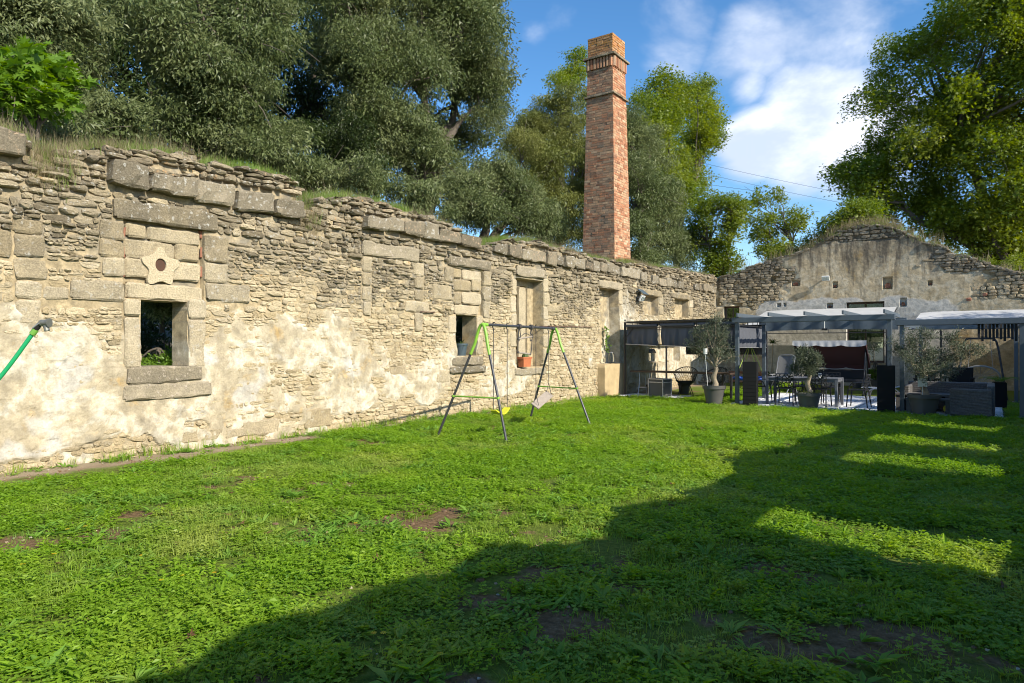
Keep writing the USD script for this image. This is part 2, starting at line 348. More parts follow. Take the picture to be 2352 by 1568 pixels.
M['bark'] = simple('grey_bark', (.11, .09, .07), .9, .35, 9, bump=.8, bscale=22)
M['olive_bark'] = simple('olive_bark', (.27, .22, .15), .9, .25, 16, bump=.8, bscale=40)
M['wire'] = simple('cable_black', (.03, .03, .035), .6, .1, 4)
M['rattan'] = mat('grey_rattan', {'g': ('geometry', {}), 'mp': ('mapping', {'mapping_type': 'point', 'scale': (1, 1, 1)}), 'w': ('wave_texture', {'wave_type': 'bands', 'bands_direction': 'z', 'scale': 18.0, 'distortion': .3}),
                  'n': ('noise_texture', {'scale': 30.0, 'detail': 4.0}), 'r': ('rgb_ramp', {'ramp': [(.3, (.085, .078, .072)), (.7, (.16, .15, .14))]}), 'b': ('bump', {'strength': .6, 'distance': .008}),
                  'p': ('principled_bsdf', {'roughness': .55})},
                  [('g.position', 'n.vector'), ('g.position', 'w.vector'), ('w.fac', 'b.height'), ('b.normal', 'p.normal'), ('n.fac', 'r.fac'), ('r.color', 'p.base_color')])
M['pale_rattan'] = simple('pale_rattan', (.34, .33, .31), .7, .15, 30)
M['cushion'] = simple('charcoal_cushion', (.03, .03, .032), .9, .15, 10)
M['paving'] = simple('white_paving', (.66, .66, .66), .8, .3, 9, bump=.5, bscale=45)
M['sling'] = simple('grey_sling_fabric', (.17, .17, .165), .8, .12, 20)
M['glass'] = mat('window_glass', {'f': ('fresnel', {'IOR': 1.5}), 't': ('transparent_bsdf', {'color': (.75, .8, .77)}), 'g': ('glossy_bsdf', {'roughness': .02, 'color': (.9, .9, .9)}), 'm': ('mix_closure', {})},
                 [('f.fac', 'm.fac'), ('t.BSDF', 'm.closure1'), ('g.BSDF', 'm.closure2')], surface='m.closure')
M['clear_glass'] = mat('jar_glass', {'p': ('principled_bsdf', {'base_color': (.9, .95, .93), 'roughness': .03, 'transmission_weight': 1.0, 'ior': 1.3})}, [])
M['dirt'] = simple('dry_earth', (.30, .22, .14), .95, .25, 9, bump=.7, bscale=40)
M['dark_void'] = simple('dark_clay', (.075, .035, .02), .9, .3, 20)

# leaves
M['hack'] = leaf_look('hackberry_leaf', (.11, .14, .048), (.27, .295, .135), (.52, .51, .33), trans=.32, spec=.35)
M['hack_yellow'] = leaf_look('yellowing_hackberry_leaf', (.13, .15, .035), (.26, .265, .08), (.42, .39, .16), trans=.32, spec=.3)
M['plane'] = leaf_look('plane_leaf', (.13, .18, .014), (.26, .29, .034), (.50, .45, .06), trans=.45)
M['fig'] = leaf_look('fig_leaf', (.11, .20, .018), (.18, .30, .028), (.24, .36, .05), trans=.38)
M['olive'] = leaf_look('olive_leaf', (.09, .11, .062), (.16, .18, .11), (.33, .34, .24), trans=.12)
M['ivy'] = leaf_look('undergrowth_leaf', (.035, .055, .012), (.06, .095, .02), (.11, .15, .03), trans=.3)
M['clover'] = leaf_look('clover_leaf', (.19, .33, .024), (.33, .50, .042), (.46, .60, .08), trans=.48, spec=.25, dry=(.42, .48, .07))
M['blade'] = leaf_look('grass_blade', (.19, .31, .03), (.32, .46, .05), (.48, .57, .12), trans=.42, spec=.3, dry=(.46, .48, .12))
M['weed'] = leaf_look('weed_leaf', (.15, .29, .038), (.26, .45, .068), (.40, .55, .14), trans=.42, spec=.3, dry=(.40, .46, .11))
M['dry'] = leaf_look('dry_grass', (.22, .18, .095), (.38, .32, .19), (.52, .46, .32), trans=.25)
M['bank'] = leaf_look('bank_grass', (.15, .23, .035), (.25, .34, .07), (.40, .44, .15), trans=.3)
M['spike'] = leaf_look('spiky_leaf', (.06, .10, .02), (.11, .16, .04), (.2, .24, .07), trans=.2)
M['petal'] = leaf_look('yellow_petal', (.6, .42, .01), (.7, .5, .02), (.75, .58, .03), trans=.2)
M['sprout'] = leaf_look('pot_sedum', (.12, .14, .02), (.2, .2, .04), (.3, .26, .07), trans=.25)

M['ground'] = mat('lawn_soil', {
    'g': ('geometry', {}), 'n1': ('noise_texture', {'scale': .55, 'detail': 7.0, 'roughness': .62}), 'n2': ('noise_texture', {'scale': 22.0, 'detail': 6.0, 'roughness': .7}), 'n3': ('noise_texture', {'scale': 5.0, 'detail': 5.0}),
    'at': ('attribute', {'attribute': 'tone'}), 'sp': ('separate_color', {}),
    'gr': ('rgb_ramp', {'ramp': [(.3, (.05, .075, .012)), (.5, (.115, .155, .022)), (.75, (.19, .21, .05))]}),
    'so': ('rgb_ramp', {'ramp': [(.3, (.09, .055, .028)), (.55, (.19, .12, .062)), (.75, (.30, .215, .13))]}),
    'ma': ('math', {'math_type': 'multiply_add', 'value2': .9, 'value3': -.45}), 'aa': ('math', {'math_type': 'add'}), 'mr': ('map_range', {'range_type': 'smoothstep', 'from_min': .35, 'from_max': .65, 'to_min': 0, 'to_max': 1, 'clamp': True}),
    'mx': ('mix', {}), 'pale': ('mix', {'color2': (.40, .32, .215)}), 'bu': ('bump', {'strength': .8, 'distance': .03}), 'p': ('principled_bsdf', {'roughness': .95, 'specular_ior_level': .1})},
    [('g.position', 'n1.vector'), ('g.position', 'n2.vector'), ('g.position', 'n3.vector'), ('at.color', 'sp.color'), ('n2.fac', 'gr.fac'), ('n2.fac', 'so.fac'),
     ('n3.fac', 'ma.value1'), ('ma.value', 'aa.value1'), ('sp.r', 'aa.value2'), ('aa.value', 'mr.value'), ('mr.result', 'mx.fac'), ('gr.color', 'mx.color1'), ('so.color', 'mx.color2'),
     ('mx.color', 'pale.color1'), ('sp.g', 'pale.fac'), ('pale.color', 'p.base_color'), ('n2.fac', 'bu.height'), ('bu.normal', 'p.normal')])
M['hill'] = simple('leaf_litter', (.06, .05, .028), .95, .35, 6, bump=.6, bscale=20)

M['dead_leaf'] = leaf_look('dead_leaf', (.10, .05, .02), (.20, .11, .045), (.34, .22, .09), trans=.15)
M['crumb'] = simple('earth_crumb', (.17, .105, .06), .95, .3, 20)
M['pale_stone'] = simple('pale_pebble', (.42, .37, .29), .9, .2, 20)
# ------------------------------------------------------------------ ground
def ground_height(x, y):
    x, y = np.asarray(x, float), np.asarray(y, float)
    h = (fbm2(x, y, .35, 3, 5) - .5) * .09 + (fbm2(x, y, 1.7, 3, 6) - .5) * .035
    h = h * smoothstep(0, 2.0, x) * smoothstep(31, 28, y) * smoothstep(19.5, 17.5, y)      # level by the walls and the terrace
    return h
FEET = [(*G(px, py)[:2], r_) for px, py, r_ in ((1003, 1003, .28), (1165, 1018, .25), (1217, 962, .25), (1357, 978, .25), (1148, 985, .5), (1232, 985, .45))]
def bare(x, y):
    """how bare the earth is: a strip along the left wall, worn patches in the lawn"""
    x, y = np.asarray(x, float), np.asarray(y, float)
    n = fbm2(x, y, 1.0, 4, 11); n2 = fbm2(x, y, 3.1, 3, 12)
    near = smoothstep(9, 4, y) * .06
    b = smoothstep(.54 - near, .76 - near, n * .60 + n2 * .40 + .005)
    strip = smoothstep(.85, .2, x + (n2 - .5) * 1.5 + (n - .5) * .8)
    swing = .55 * np.exp(-(((x - 3.6) / 1.6) ** 2 + ((y - 10.5) / 1.3) ** 2)) * smoothstep(.35, .6, n2)
    feet = 0 * x
    for fx, fy, fr in FEET: feet = np.maximum(feet, .8 * np.exp(-(((x - fx) ** 2 + (y - fy) ** 2) / fr ** 2)) * smoothstep(.3, .5, n2))
    return np.clip(np.maximum(np.maximum(b, strip), np.maximum(swing, feet)), 0, 1), strip
def grid_sheet(xs, ys, hf):
    X, Y = np.meshgrid(xs, ys, indexing='ij'); Z = hf(X, Y); v = np.stack([X, Y, Z], -1).reshape(-1, 3)
    i = np.arange(len(xs) * len(ys)).reshape(len(xs), len(ys))
    return v, np.stack([i[:-1, :-1], i[1:, :-1], i[1:, 1:], i[:-1, 1:]], -1).reshape(-1, 4)
v, f = grid_sheet(np.arange(-.6, 12.61, .11), np.arange(-6, 31.3, .11), ground_height)
b, st = bare(v[:, 0], v[:, 1])
obj('lawn', (v, f), M['ground'], smooth=True, kind='structure', tone=np.stack([b, st * .75, b * 0], 1))
def hill_h(x, y): return .25 + smoothstep(-.6, -14, x) * 2.2 + smoothstep(-14, -60, x) * 4 + (fbm2(x, y, .3, 3, 8) - .5) * .5
v, f = grid_sheet(np.concatenate([np.linspace(-70, -6, 24), np.linspace(-5, -.42, 14)]), np.linspace(-30, 70, 60), hill_h)
obj('hillside', (v, f), M['hill'], smooth=True, kind='structure')
obj('field', (np.array([[-900, -900, -.2], [900, -900, -.2], [900, 900, -.2], [-900, 900, -.2]], float), np.array([[0, 1, 2, 3]])), M['hill'], kind='structure')

# ------------------------------------------------------------------ masonry
def stone_mesh(outline, prot, rng, back=.06, round_=.55, jag=.012):
    """outline: n x 2 points in the wall's plane; three rings and a crown, rough and facetted"""
    o = np.asarray(outline, float); n = len(o); c = o.mean(0)
    size = np.sqrt(np.prod(np.ptp(o, axis=0)) + 1e-9)
    tilt = rng.normal(0, .25, 2) * prot / max(size, .05)
    def ring(s, w, j):
        p = c + (o - c) * s + rng.normal(0, j, (n, 2)); return np.column_stack([p, np.full(n, w) + (p - c) @ tilt * (1 if w > 0 else 0) + rng.normal(0, j * .8, n)])
    inset = max(.55, 1 - .09 / max(size, .09) * round_)
    v = np.vstack([ring(1.0, -back, 0), ring(1.0, prot * .30, jag * .5), ring((1 + inset) / 2 + .02, prot * .86, jag * .6), ring(inset * .78, prot, jag * .8), [[c[0], c[1], prot * 1.03 + rng.normal(0, jag * .6)]]])
    f = []
    for k in range(3):
        for j in range(n):
            j2 = (j + 1) % n; f += [[k * n + j, k * n + j2, (k + 1) * n + j2], [k * n + j, (k + 1) * n + j2, (k + 1) * n + j]]
    f += [[3 * n + j, 3 * n + (j + 1) % n, 4 * n] for j in range(n)]
    return v, np.array(f)
def rubble_outline(u0, u1, v0, v1, rng, n=9):
    a = np.sort((np.arange(n) + rng.uniform(-.32, .32, n)) * 2 * math.pi / n); e = rng.uniform(2.6, 6.5)
    cu, cv, hu, hv = (u0 + u1) / 2, (v0 + v1) / 2, (u1 - u0) / 2, (v1 - v0) / 2
    c, s = np.cos(a), np.sin(a); r = (np.abs(c) ** e + np.abs(s) ** e) ** (-1 / e) * rng.uniform(.86, 1.05, n)
    return np.column_stack([cu + hu * r * c, cv + hv * r * s])
def quad_outline(q, rng, jit=.008):
    """a dressed block from its four corners (u, v), each side broken twice"""
    q = np.asarray(q, float); pts = []
    for a, b in zip(q, np.roll(q, -1, 0)):
        for t in (.04, .35, .68, .96): pts.append(a + (b - a) * t)
    return np.array(pts) + rng.normal(0, jit, (16, 2))
def block_mesh(q, prot, rng, back, jag):
    """a dressed block: a worn face of a fine grid with rounded, chipped edges, and its sides going into the wall"""
    q = np.asarray(q, float); w, h = np.linalg.norm(q[1] - q[0]), np.linalg.norm(q[3] - q[0]); nu, nv = int(np.clip(w / .09, 3, 9)) + 2, int(np.clip(h / .09, 2, 6)) + 2; e = min(.030, w * .14, h * .16)
    su = np.r_[0, np.linspace(e / w, 1 - e / w, nu - 2), 1]; sv = np.r_[0, np.linspace(e / h, 1 - e / h, nv - 2), 1]; U, V = np.meshgrid(su, sv, indexing='ij')
    P_ = (q[0] * ((1 - U) * (1 - V))[..., None] + q[1] * (U * (1 - V))[..., None] + q[2] * (U * V)[..., None] + q[3] * ((1 - U) * V)[..., None])
    edge = (U == 0) | (U == 1) | (V == 0) | (V == 1); cor = ((U == 0) | (U == 1)) & ((V == 0) | (V == 1)); c = P_.reshape(-1, 2).mean(0); sd = rng.integers(0, 999)
    n3 = np.dstack([P_ * 5 + sd, np.zeros_like(U)]); fb = meshkit.fbm(n3, 3, 1) - .5; n4 = meshkit.fbm(n3 * 3, 2, 2) - .5
    W = prot + fb * jag * 4.5 + n4 * jag * 2.6 - edge * (.014 + .09 * np.maximum(0, meshkit.noise(n3 * 1.7, 3) - .45)); P_ = P_ - np.where(cor[..., None], (P_ - c) * min(.16, .035 / min(w, h)), 0) + np.where(edge[..., None], np.dstack([n4, fb]) * .045, 0)
    i = np.arange(nu * nv).reshape(nu, nv); v = np.dstack([P_, W]).reshape(-1, 3); f = np.stack([i[:-1, :-1], i[1:, :-1], i[1:, 1:], i[:-1, 1:]], -1).reshape(-1, 4)
    loop = np.r_[i[:, 0], i[-1, 1:], i[-2::-1, -1], i[0, -2:0:-1]]; bv = v[loop].copy(); bv[:, 2] = -back; k = len(v) + np.arange(len(loop)); f2 = np.stack([loop, k, np.roll(k, -1), np.roll(loop, -1)], -1)
    f = np.vstack([f, f2]); return np.vstack([v, bv]), np.vstack([f[:, [0, 1, 2]], f[:, [0, 2, 3]]])
class Wall:
    """a masonry wall built in its own (along, up, out) frame and set in place by put"""
    def __init__(self, put, root, thick): self.put, self.root, self.thick = put, root, thick; self.ex = []; self.pieces = []; self.holes = []; self.recess = []
    def core(self, us, vs, top, disp, tone, material, name='core'):
        U, V = np.meshgrid(us, vs, indexing='ij'); T = top(U); Vc = np.minimum(V, T); W = disp(U, Vc)
        uc, vc = (us[:-1] + us[1:]) / 2, (vs[:-1] + vs[1:]) / 2; UC, VC = np.meshgrid(uc, vc, indexing='ij')
        for (a, b_, c, d, dep) in self.recess:
            ins = (U > a) & (U < b_) & (Vc > c) & (Vc < d); W = np.where(ins, W * .35 - dep, W)
        keep = V[:-1, :-1] < np.minimum(T[:-1, :-1], T[1:, :-1]) - 1e-4
        for (a, b_, c, d) in self.holes: keep &= ~((UC > a) & (UC < b_) & (VC > c) & (VC < d))
        nu, nv = U.shape; i = np.arange(nu * nv).reshape(nu, nv); off = nu * nv
        front = np.stack([U, Vc, W], -1).reshape(-1, 3); backv = np.stack([U, Vc, np.full_like(U, -self.thick)], -1).reshape(-1, 3)
        a, b_, c, d = i[:-1, :-1][keep], i[1:, :-1][keep], i[1:, 1:][keep], i[:-1, 1:][keep]
        q = [np.stack([a, b_, c, d], -1), np.stack([a, d, c, b_], -1) + off]
        kp = np.pad(keep, 1)
        def side(mask, p, r):
            p, r = p[mask], r[mask]; q.append(np.stack([p, p + off, r + off, r], -1))
        side(keep & ~kp[:-2, 1:-1], i[:-1, :-1], i[:-1, 1:]); side(keep & ~kp[2:, 1:-1], i[1:, 1:], i[1:, :-1])
        side(keep & ~kp[1:-1, :-2], i[1:, :-1], i[:-1, :-1]); side(keep & ~kp[1:-1, 2:], i[:-1, 1:], i[1:, 1:])
        q = np.vstack(q); q = q[:, ::-1] if False else q
        v = np.vstack([front, backv]); tn = tone(U, Vc).reshape(-1, 3); tn = np.vstack([tn, tn])
        us_, inv = np.unique(q, return_inverse=True)
        v, tn, q = v[us_], tn[us_], inv.reshape(q.shape)
        obj(name, (self.put(v), q), material, self.root, smooth=False, tone=tn)
    def add(self, kind, vf, tone, material='block', label=None): self.pieces.append((kind, vf[0], vf[1], tone, material, label))
    def block(self, kind, q, prot, rng, tone, back=.10, mat_='block', clear=True, label=None, jit=.007, jag=.007):
        """one dressed block whose corners are q (u, v), anticlockwise"""
        q = np.asarray(q, float); self.add(kind, block_mesh(q, prot, rng, back, jag), tone, mat_, label)
        if clear: self.ex.append((q[:, 0].min() - .012, q[:, 0].max() + .012, q[:, 1].min() - .01, q[:, 1].max() + .01))
    def rubble(self, rng, u0, u1, v0, top, hmin, hmax, wmin, wmax, spec, vend=99):
        """uneven courses of rubble; spec(u, v) gives (laid?, how far proud, tone) for a stone there"""
        v = v0; out = []
        vmax = min(vend, max(top(np.linspace(u0, u1, 400))))
        while v < vmax:
            h = rng.uniform(hmin, hmax); vm = v + h / 2
            free = [(u0, u1)]
            for (a, b_, c, d) in self.ex:
                if c < vm + h * .3 and d > vm - h * .3:
                    free = [p for s, e in free for p in ((s, min(e, a)), (max(s, b_), e)) if p[1] - p[0] > .06]
            for s, e in free:
                u = s
                while u < e - .05:
                    w = min((wmin + (wmax - wmin) * rng.random() ** 1.7) * (.75 + h / hmax * .5), e - u)
                    if e - u - w < .08: w = e - u
                    wob = (float(fbm2((u + w / 2), 0.0, .5, 3, 21)) - .5) * .30 + rng.normal(0, .008)
                    uc, vc = u + w / 2, vm + wob
                    hs = h * rng.uniform(.86, 1.12)
                    if vc < float(top(uc)) + .03 and vc > v0 - .02:
                        sp = spec(uc, vc, rng)
                        if sp:
                            prot, tone, back = sp
                            parts_ = [(u, u + w, vc - hs / 2, vc + hs / 2)]
                            if w < .2 and hs > .10 and rng.random() < .45: mid = vc + rng.uniform(-.15, .15) * hs; parts_ = [(u, u + w, vc - hs / 2, mid), (u + rng.normal(0, .01), u + w, mid, vc + hs / 2)]
                            for a_, b2, c_, d_ in parts_:
                                ol = rubble_outline(a_ + .004, b2 - .004, c_ + .003, d_ - .003, rng)
                                if rng.random() < .35:
                                    al = rng.normal(0, .07); c0 = ol.mean(0); ol = c0 + (ol - c0) @ np.array([[math.cos(al), -math.sin(al)], [math.sin(al), math.cos(al)]])
                                self.add('stone', stone_mesh(ol, prot * rng.uniform(.7, 1.15), rng, back, 1.0, .009), (rng.random(), tone[1] + rng.normal(0, .08), tone[2]), 'stone')
                    u += w
            v += h * .97
    def finish(self, stone_mat, eye, most=300):
        rest = MB(); rt = []
        st = [p for p in self.pieces if p[0] == 'stone']; other = [p for p in self.pieces if p[0] != 'stone']
        def seen(p):
            w = self.put(p[1]); c = w.mean(0); return np.prod(np.ptp(p[1][:, :2], axis=0)) / ((c - eye) ** 2).sum() * (1 if self.visible(c) else .001)
        st.sort(key=seen, reverse=True)
        for kind, v, f, t, mt, lb in other: obj(kind, (self.put(v), f), M[mt], self.root, smooth=False, tone=np.tile(t, (len(v), 1)), label=lb)
        for kind, v, f, t, mt, lb in st[:most]: obj('stone', (self.put(v), f), stone_mat, self.root, tone=np.tile(t, (len(v), 1)))
        if st[most:]:
            for kind, v, f, t, mt, lb in st[most:]: rest.add((self.put(v), f)); rt.append(np.tile(t, (len(v), 1)))
            obj('small_stones', rest, stone_mat, self.root, kind='stuff', tone=np.vstack(rt))
    def visible(self, c):
        d = c - eye3; k = d @ FWD; return k > .5 and abs(d @ RIGHT / k) < .77 and abs(d[2] / k) < .52
eye3 = EYE

# ------------------------------------------------------------------ left wall
lw = empty('stone_wall', label='long sunlit ruined limestone wall with niches and openings along the left side of the lawn', cat='wall')
put_l = lambda v: np.column_stack([v[:, 2], v[:, 0], v[:, 1]])
LW = Wall(put_l, lw, .46)
rl = np.random.default_rng(11)
topz = [(-40, 285), (0, 290), (55, 300), (78, 330), (110, 352), (150, 345), (230, 342), (310, 338), (420, 345), (520, 372), (640, 400), (680, 415), (690, 470), (720, 480), (730, 450), (850, 452), (940, 475), (1050, 520), (1100, 548),
        (1118, 565), (1180, 548), (1240, 552), (1330, 575), (1420, 600), (1480, 603), (1560, 615), (1640, 632)]
tY = np.array([WL(*p)[0] for p in topz]); tZ = np.array([WL(*p)[1] for p in topz])
tY = np.concatenate([[-7], tY, [YB + .5]]); tZ = np.concatenate([[tZ[0]], tZ, [tZ[-1]]])
def ltop(u, ragged=True):
    u = np.asarray(u, float); z = np.interp(u, tY, tZ)
    return z - .10 + ((fbm2(u, 0 * u, 1.6, 3, 31) - .5) * .22 if ragged else 0)
def rect(x0, x1, yt, yb, xr=None):
    """a rectangle of the wall: from px x0 to x1, its top and bottom heights read at px column xr (x0 by default)"""
    xr = x0 if xr is None else xr
    return WL(x0, 794)[0], WL(x1, 794)[0], WL(xr, yb)[1], WL(xr, yt)[1]
def rq(r): a, b_, c, d = r; return [(a, c), (b_, c), (b_, d), (a, d)]
cream = lambda r=None: (rl.random() if r is None else r, .1 + rl.random() * .25, 0)
grayt = lambda: (rl.random(), .65 + rl.random() * .35, .25 * (rl.random() < .4))
midt = lambda: (rl.random(), .3 + rl.random() * .35, 0)

# openings and niches
H1 = rect(322, 431, 686, 846); H2 = rect(1048, 1094, 722, 818)
LW.holes += [H1, H2]
W1 = rect(286, 468, 502, 684); W2 = rect(1043, 1110, 614, 720); W3 = rect(1187, 1247, 637, 845); W4 = rect(1378, 1421, 660, 836)
W5 = rect(1477, 1513, 677, 722); W6 = rect(1549, 1582, 685, 728); W7 = rect(1489, 1560, 790, 832)
LW.recess += [(*W1, .10), (*W2, .09), (*W3, .34), (*W4, .36), (*W5, .28), (*W6, .28), (*W7, .25)]
for r in (H1, H2, W1, W2, W3, W4, W5, W6, W7): LW.ex.append(r)
def blk(kind, x0, x1, yt, yb, prot=.03, tone=None, clear=True, back=.12, xr=None, label=None, jag=.007): LW.block(kind, rq(rect(x0, x1, yt, yb, xr)), prot, rl, tone or midt(), back, clear=clear, label=label, jag=jag * 1.6)
# the big window: lintel, jambs, filling, sills
blk('lintel', 260, 498, 452, 498, .06, grayt())
for a in ((229, 283, 502, 547), (227, 283, 548, 587), (235, 285, 589, 632), (160, 283, 640, 686)): blk('jamb_block', *a, prot=.035, tone=midt())
for a in ((469, 522, 537, 600), (469, 520, 602, 646), (471, 572, 648, 690)): blk('jamb_block', *a, prot=.035, tone=midt())
for a in ((293, 340, 508, 541), (343, 464, 517, 551), (288, 402, 545, 586), (405, 460, 556, 596), (288, 352, 589, 634), (355, 388, 591, 636), (391, 463, 599, 642)):
    LW.block('filling_block', rq(rect(*a)), -.035, rl, cream(), .09, clear=False)
LW.block('lower_lintel', rq(rect(290, 468, 646, 685)), .0, rl, cream(.6), .46, clear=False)
for a in ((284, 322, 687, 725), (284, 321, 727, 846)): LW.block('window_jamb', rq(rect(*a)), .055, rl, (.7 + .3 * rl.random(), .25 + .2 * rl.random(), 0), .44, jag=.011)
for a in ((431, 468, 688, 731, 431), (431, 468, 733, 842, 431)): LW.block('window_jamb', rq(rect(a[0], a[1], a[2], a[3], a[4])), .055, rl, (.7 + .3 * rl.random(), .25 + .2 * rl.random(), 0), .44, jag=.011)
LW.block('window_sill', [WL(288, 884), WL(462, 872), WL(462, 836), WL(432, 838), WL(405, 842), WL(380, 850), WL(355, 852), WL(340, 848), WL(325, 842), WL(288, 842)][0:1] + [WL(462, 872), WL(462, 839), WL(290, 843)], .075, rl, grayt(), .42)
blk('lower_sill', 281, 480, 884, 920, .075, grayt(), jag=.014)
for k in range(6):   # slips of baked clay between filling and jamb
    a = rect(285 if k < 3 else 463, 290 if k < 3 else 469, 520 + 45 * (k % 3), 545 + 45 * (k % 3)); LW.block('clay_slip', rq(a), -.05, rl, (0.5, 0, 0), .06, mat_='clay', clear=False)
# pilaster at the far left and odd large blocks
for a in ((28, 97, 497, 531), (32, 103, 534, 587), (32, 108, 589, 640), (33, 92, 644, 683), (36, 92, 687, 745), (-40, 24, 520, 585), (100, 158, 655, 686)): blk('pilaster_block', *a, prot=.03, tone=midt())
for a in ((392, 455, 987, 1023), (459, 512, 985, 1015), (516, 560, 985, 1008), (555, 640, 968, 1004), (700, 760, 940, 985), (993, 1037, 651, 686), (1000, 1032, 850, 880), (930, 985, 690, 715), (895, 930, 840, 862), (1255, 1285, 700, 716)): blk('large_block', *a, prot=.028, tone=cream())
# the walled-up window further on
blk('lintel', 830, 961, 551, 583, .05, grayt())
for a in ((832, 853, 588, 622), (831, 852, 624, 655), (832, 853, 657, 690), (834, 852, 692, 722)): blk('jamb_block', *a, prot=.03, tone=midt())
for a in ((951, 973, 601, 632), (953, 973, 634, 662), (952, 972, 664, 690), (954, 973, 692, 716), (952, 971, 718, 760)): blk('jamb_block', *a, prot=.03, tone=midt())
# second window
blk('lintel', 1029, 1124, 586, 607, .07, grayt())
for a in ((1044, 1063, 614, 637), (1066, 1108, 616, 640), (1044, 1084, 640, 666), (1087, 1108, 642, 667), (1044, 1063, 669, 697), (1066, 1108, 670, 697)):
    LW.block('filling_block', rq(rect(*a)), -.03, rl, cream(), .1, clear=False)
LW.block('lower_lintel', rq(rect(1045, 1099, 699, 721)), .0, rl, cream(.6), .46, clear=False)
for a in ((1110, 1127, 622, 655), (1110, 1127, 657, 690), (1110, 1124, 692, 730), (1021, 1041, 613, 646)): blk('jamb_block', *a, prot=.03, tone=midt())
for a in ((1030, 1047, 724, 765), (1031, 1047, 767, 815), (1095, 1108, 724, 765), (1095, 1109, 767, 815)): LW.block('window_jamb', rq(rect(*a)), .02, rl, cream(), .42)
blk('window_sill', 1036, 1108, 820, 840, .05, grayt()); blk('lower_sill', 1030, 1112, 843, 858, .07, grayt())
# third window, a tall niche
blk('lintel', 1184, 1250, 609, 631, .06, grayt())
for k in range(6): LW.block('jamb_block', rq(rect(1248, 1259 + 3 * (k % 2), 640 + 32 * k, 670 + 32 * k, 1248)), .025, rl, cream(), .40)
for k in range(5): LW.block('jamb_block', rq(rect(1175 - 3 * (k % 2), 1186, 640 + 40 * k, 677 + 40 * k)), .02, rl, cream(), .38)
LW.block('niche_sill', rq(rect(1180, 1252, 847, 862)), .07, rl, grayt(), .42)
LW.block('niche_filling', rq(rect(1203, 1222, 655, 843)), -.20, rl, cream(), .16, clear=False)
# fourth, fifth and sixth
blk('lintel', 1374, 1428, 642, 658, .05, grayt()); blk('lintel', 1470, 1520, 662, 675, .04, midt()); blk('lintel', 1542, 1588, 672, 683, .04, midt())
for k in range(4): LW.block('jamb_block', rq(rect(1422, 1430, 664 + 36 * k, 698 + 36 * k, 1422)), .02, rl, cream(), .38)
for k in range(2): LW.block('jamb_block', rq(rect(1514, 1524, 680 + 22 * k, 700 + 22 * k, 1514)), .02, rl, midt(), .3); LW.block('jamb_block', rq(rect(1583, 1592, 688 + 20 * k, 706 + 20 * k, 1583)), .02, rl, midt(), .3)
# the overhanging cornice, gone in places
gaps = [(WL(76, 794)[0], WL(152, 794)[0]), (WL(686, 794)[0], WL(724, 794)[0])]
u = -6.5
while u < 30.6:
    w = rl.uniform(.42, .82); h = rl.uniform(.27, .35); z0 = 4.02 + .05 * math.sin(u * .7) + (.05 if u < 4 else 0); gap = any(u + w > a and u < b_ for a, b_ in gaps)
    for a, b_ in gaps:
        if u < a < u + w and a - u > .3: w = a - u; gap = False
    if not gap and rl.random() < (.97 if u < 18 else .8):
        zt = min(z0 + h, float(ltop(u + w / 2)) + .04)
        if zt - z0 > .15: LW.block('cornice_block', [(u + rl.uniform(0, .02), z0 + rl.normal(0, .022)), (u + w - rl.uniform(.01, .03), z0 + rl.normal(0, .022)), (u + w - rl.uniform(.01, .03), zt + rl.normal(0, .03)), (u + rl.uniform(0, .02), zt + rl.normal(0, .03))], rl.uniform(.10, .19) if u < 19 else rl.uniform(.05, .11), rl, (rl.random(), .95 + rl.random() * .3, .6 * (rl.random() < .3)), .34, jag=.022)
    u += w
def lcov(u, v):
    """how far the plaster still covers the stones"""
    n = fbm2(u, v, .55, 4, 41) - .5; n2 = fbm2(u, v, 2.3, 3, 42) - .5
    base = np.interp(u, [-6, 4, 8.0, 9.2, 10.5, 14, 20.2, 21.2, 31], [1, 1, .95, .75, .45, .42, .42, .95, .8])
    lim = np.interp(u, [-6, 3, 6, 8.5, 10, 14, 20.5, 21.5, 31], [2.35, 2.25, 2.3, 2.2, 2.3, 2.2, 2.4, 3.1, 2.7])
    c = base * smoothstep(lim + 1.0, lim - 1.5, v) + n * 1.45 + n2 * .7 - .05
    c = c - .9 * smoothstep(.52, .15, v + n * .4) * smoothstep(-.12, .05, n2 + n * .5 + .04)                                        # undercut at the foot
    hole = np.exp(-(((u - WL(700, 794)[0]) / .9) ** 2 + ((v - 1.0) / .55) ** 2)); c = c - .5 * hole
    return np.clip(c, 0, 1)
def lweather(u, v):
    n = fbm2(u, v, .8, 4, 43) - .5
    w = smoothstep(1.95, 3.5, v + n * 1.9) * .95
    under = np.exp(-(((u - WL(400, 794)[0]) / .6) ** 2 + ((v - .55) / .28) ** 2)) * .55 + np.exp(-(((u - WL(215, 794)[0]) / .22) ** 2 + ((v - .3) / .18) ** 2)) * .45
    return np.clip(w + under - .25 * smoothstep(20, 22, u) * smoothstep(3.2, 2.6, v), 0, 1)
def ldisp(u, v):
    c = lcov(u, v); e = smoothstep(.40, .58, c)
    r = (fbm2(u, v, 3.0, 4, 44) - .5) * .06 + (fbm2(u, v, 11, 3, 45) - .5) * .04
    plast = .020 + r * .55 + .014 * smoothstep(.50, .52, fbm2(u, v, 1.4, 5, 48)) + .010 * smoothstep(.52, .54, fbm2(u, v, 3.1, 4, 49)) - .022 * smoothstep(.035, .0, np.abs(fbm2(u, v, .9, 5, 40) - .5)) * smoothstep(.4, .6, fbm2(u, v, .6, 2, 39))
    bare_ = -.010 - .014 * smoothstep(2.9, 3.7, v) + r * .8
    return bare_ * (1 - e) + plast * e - .03 * smoothstep(3.6, 4.3, v)
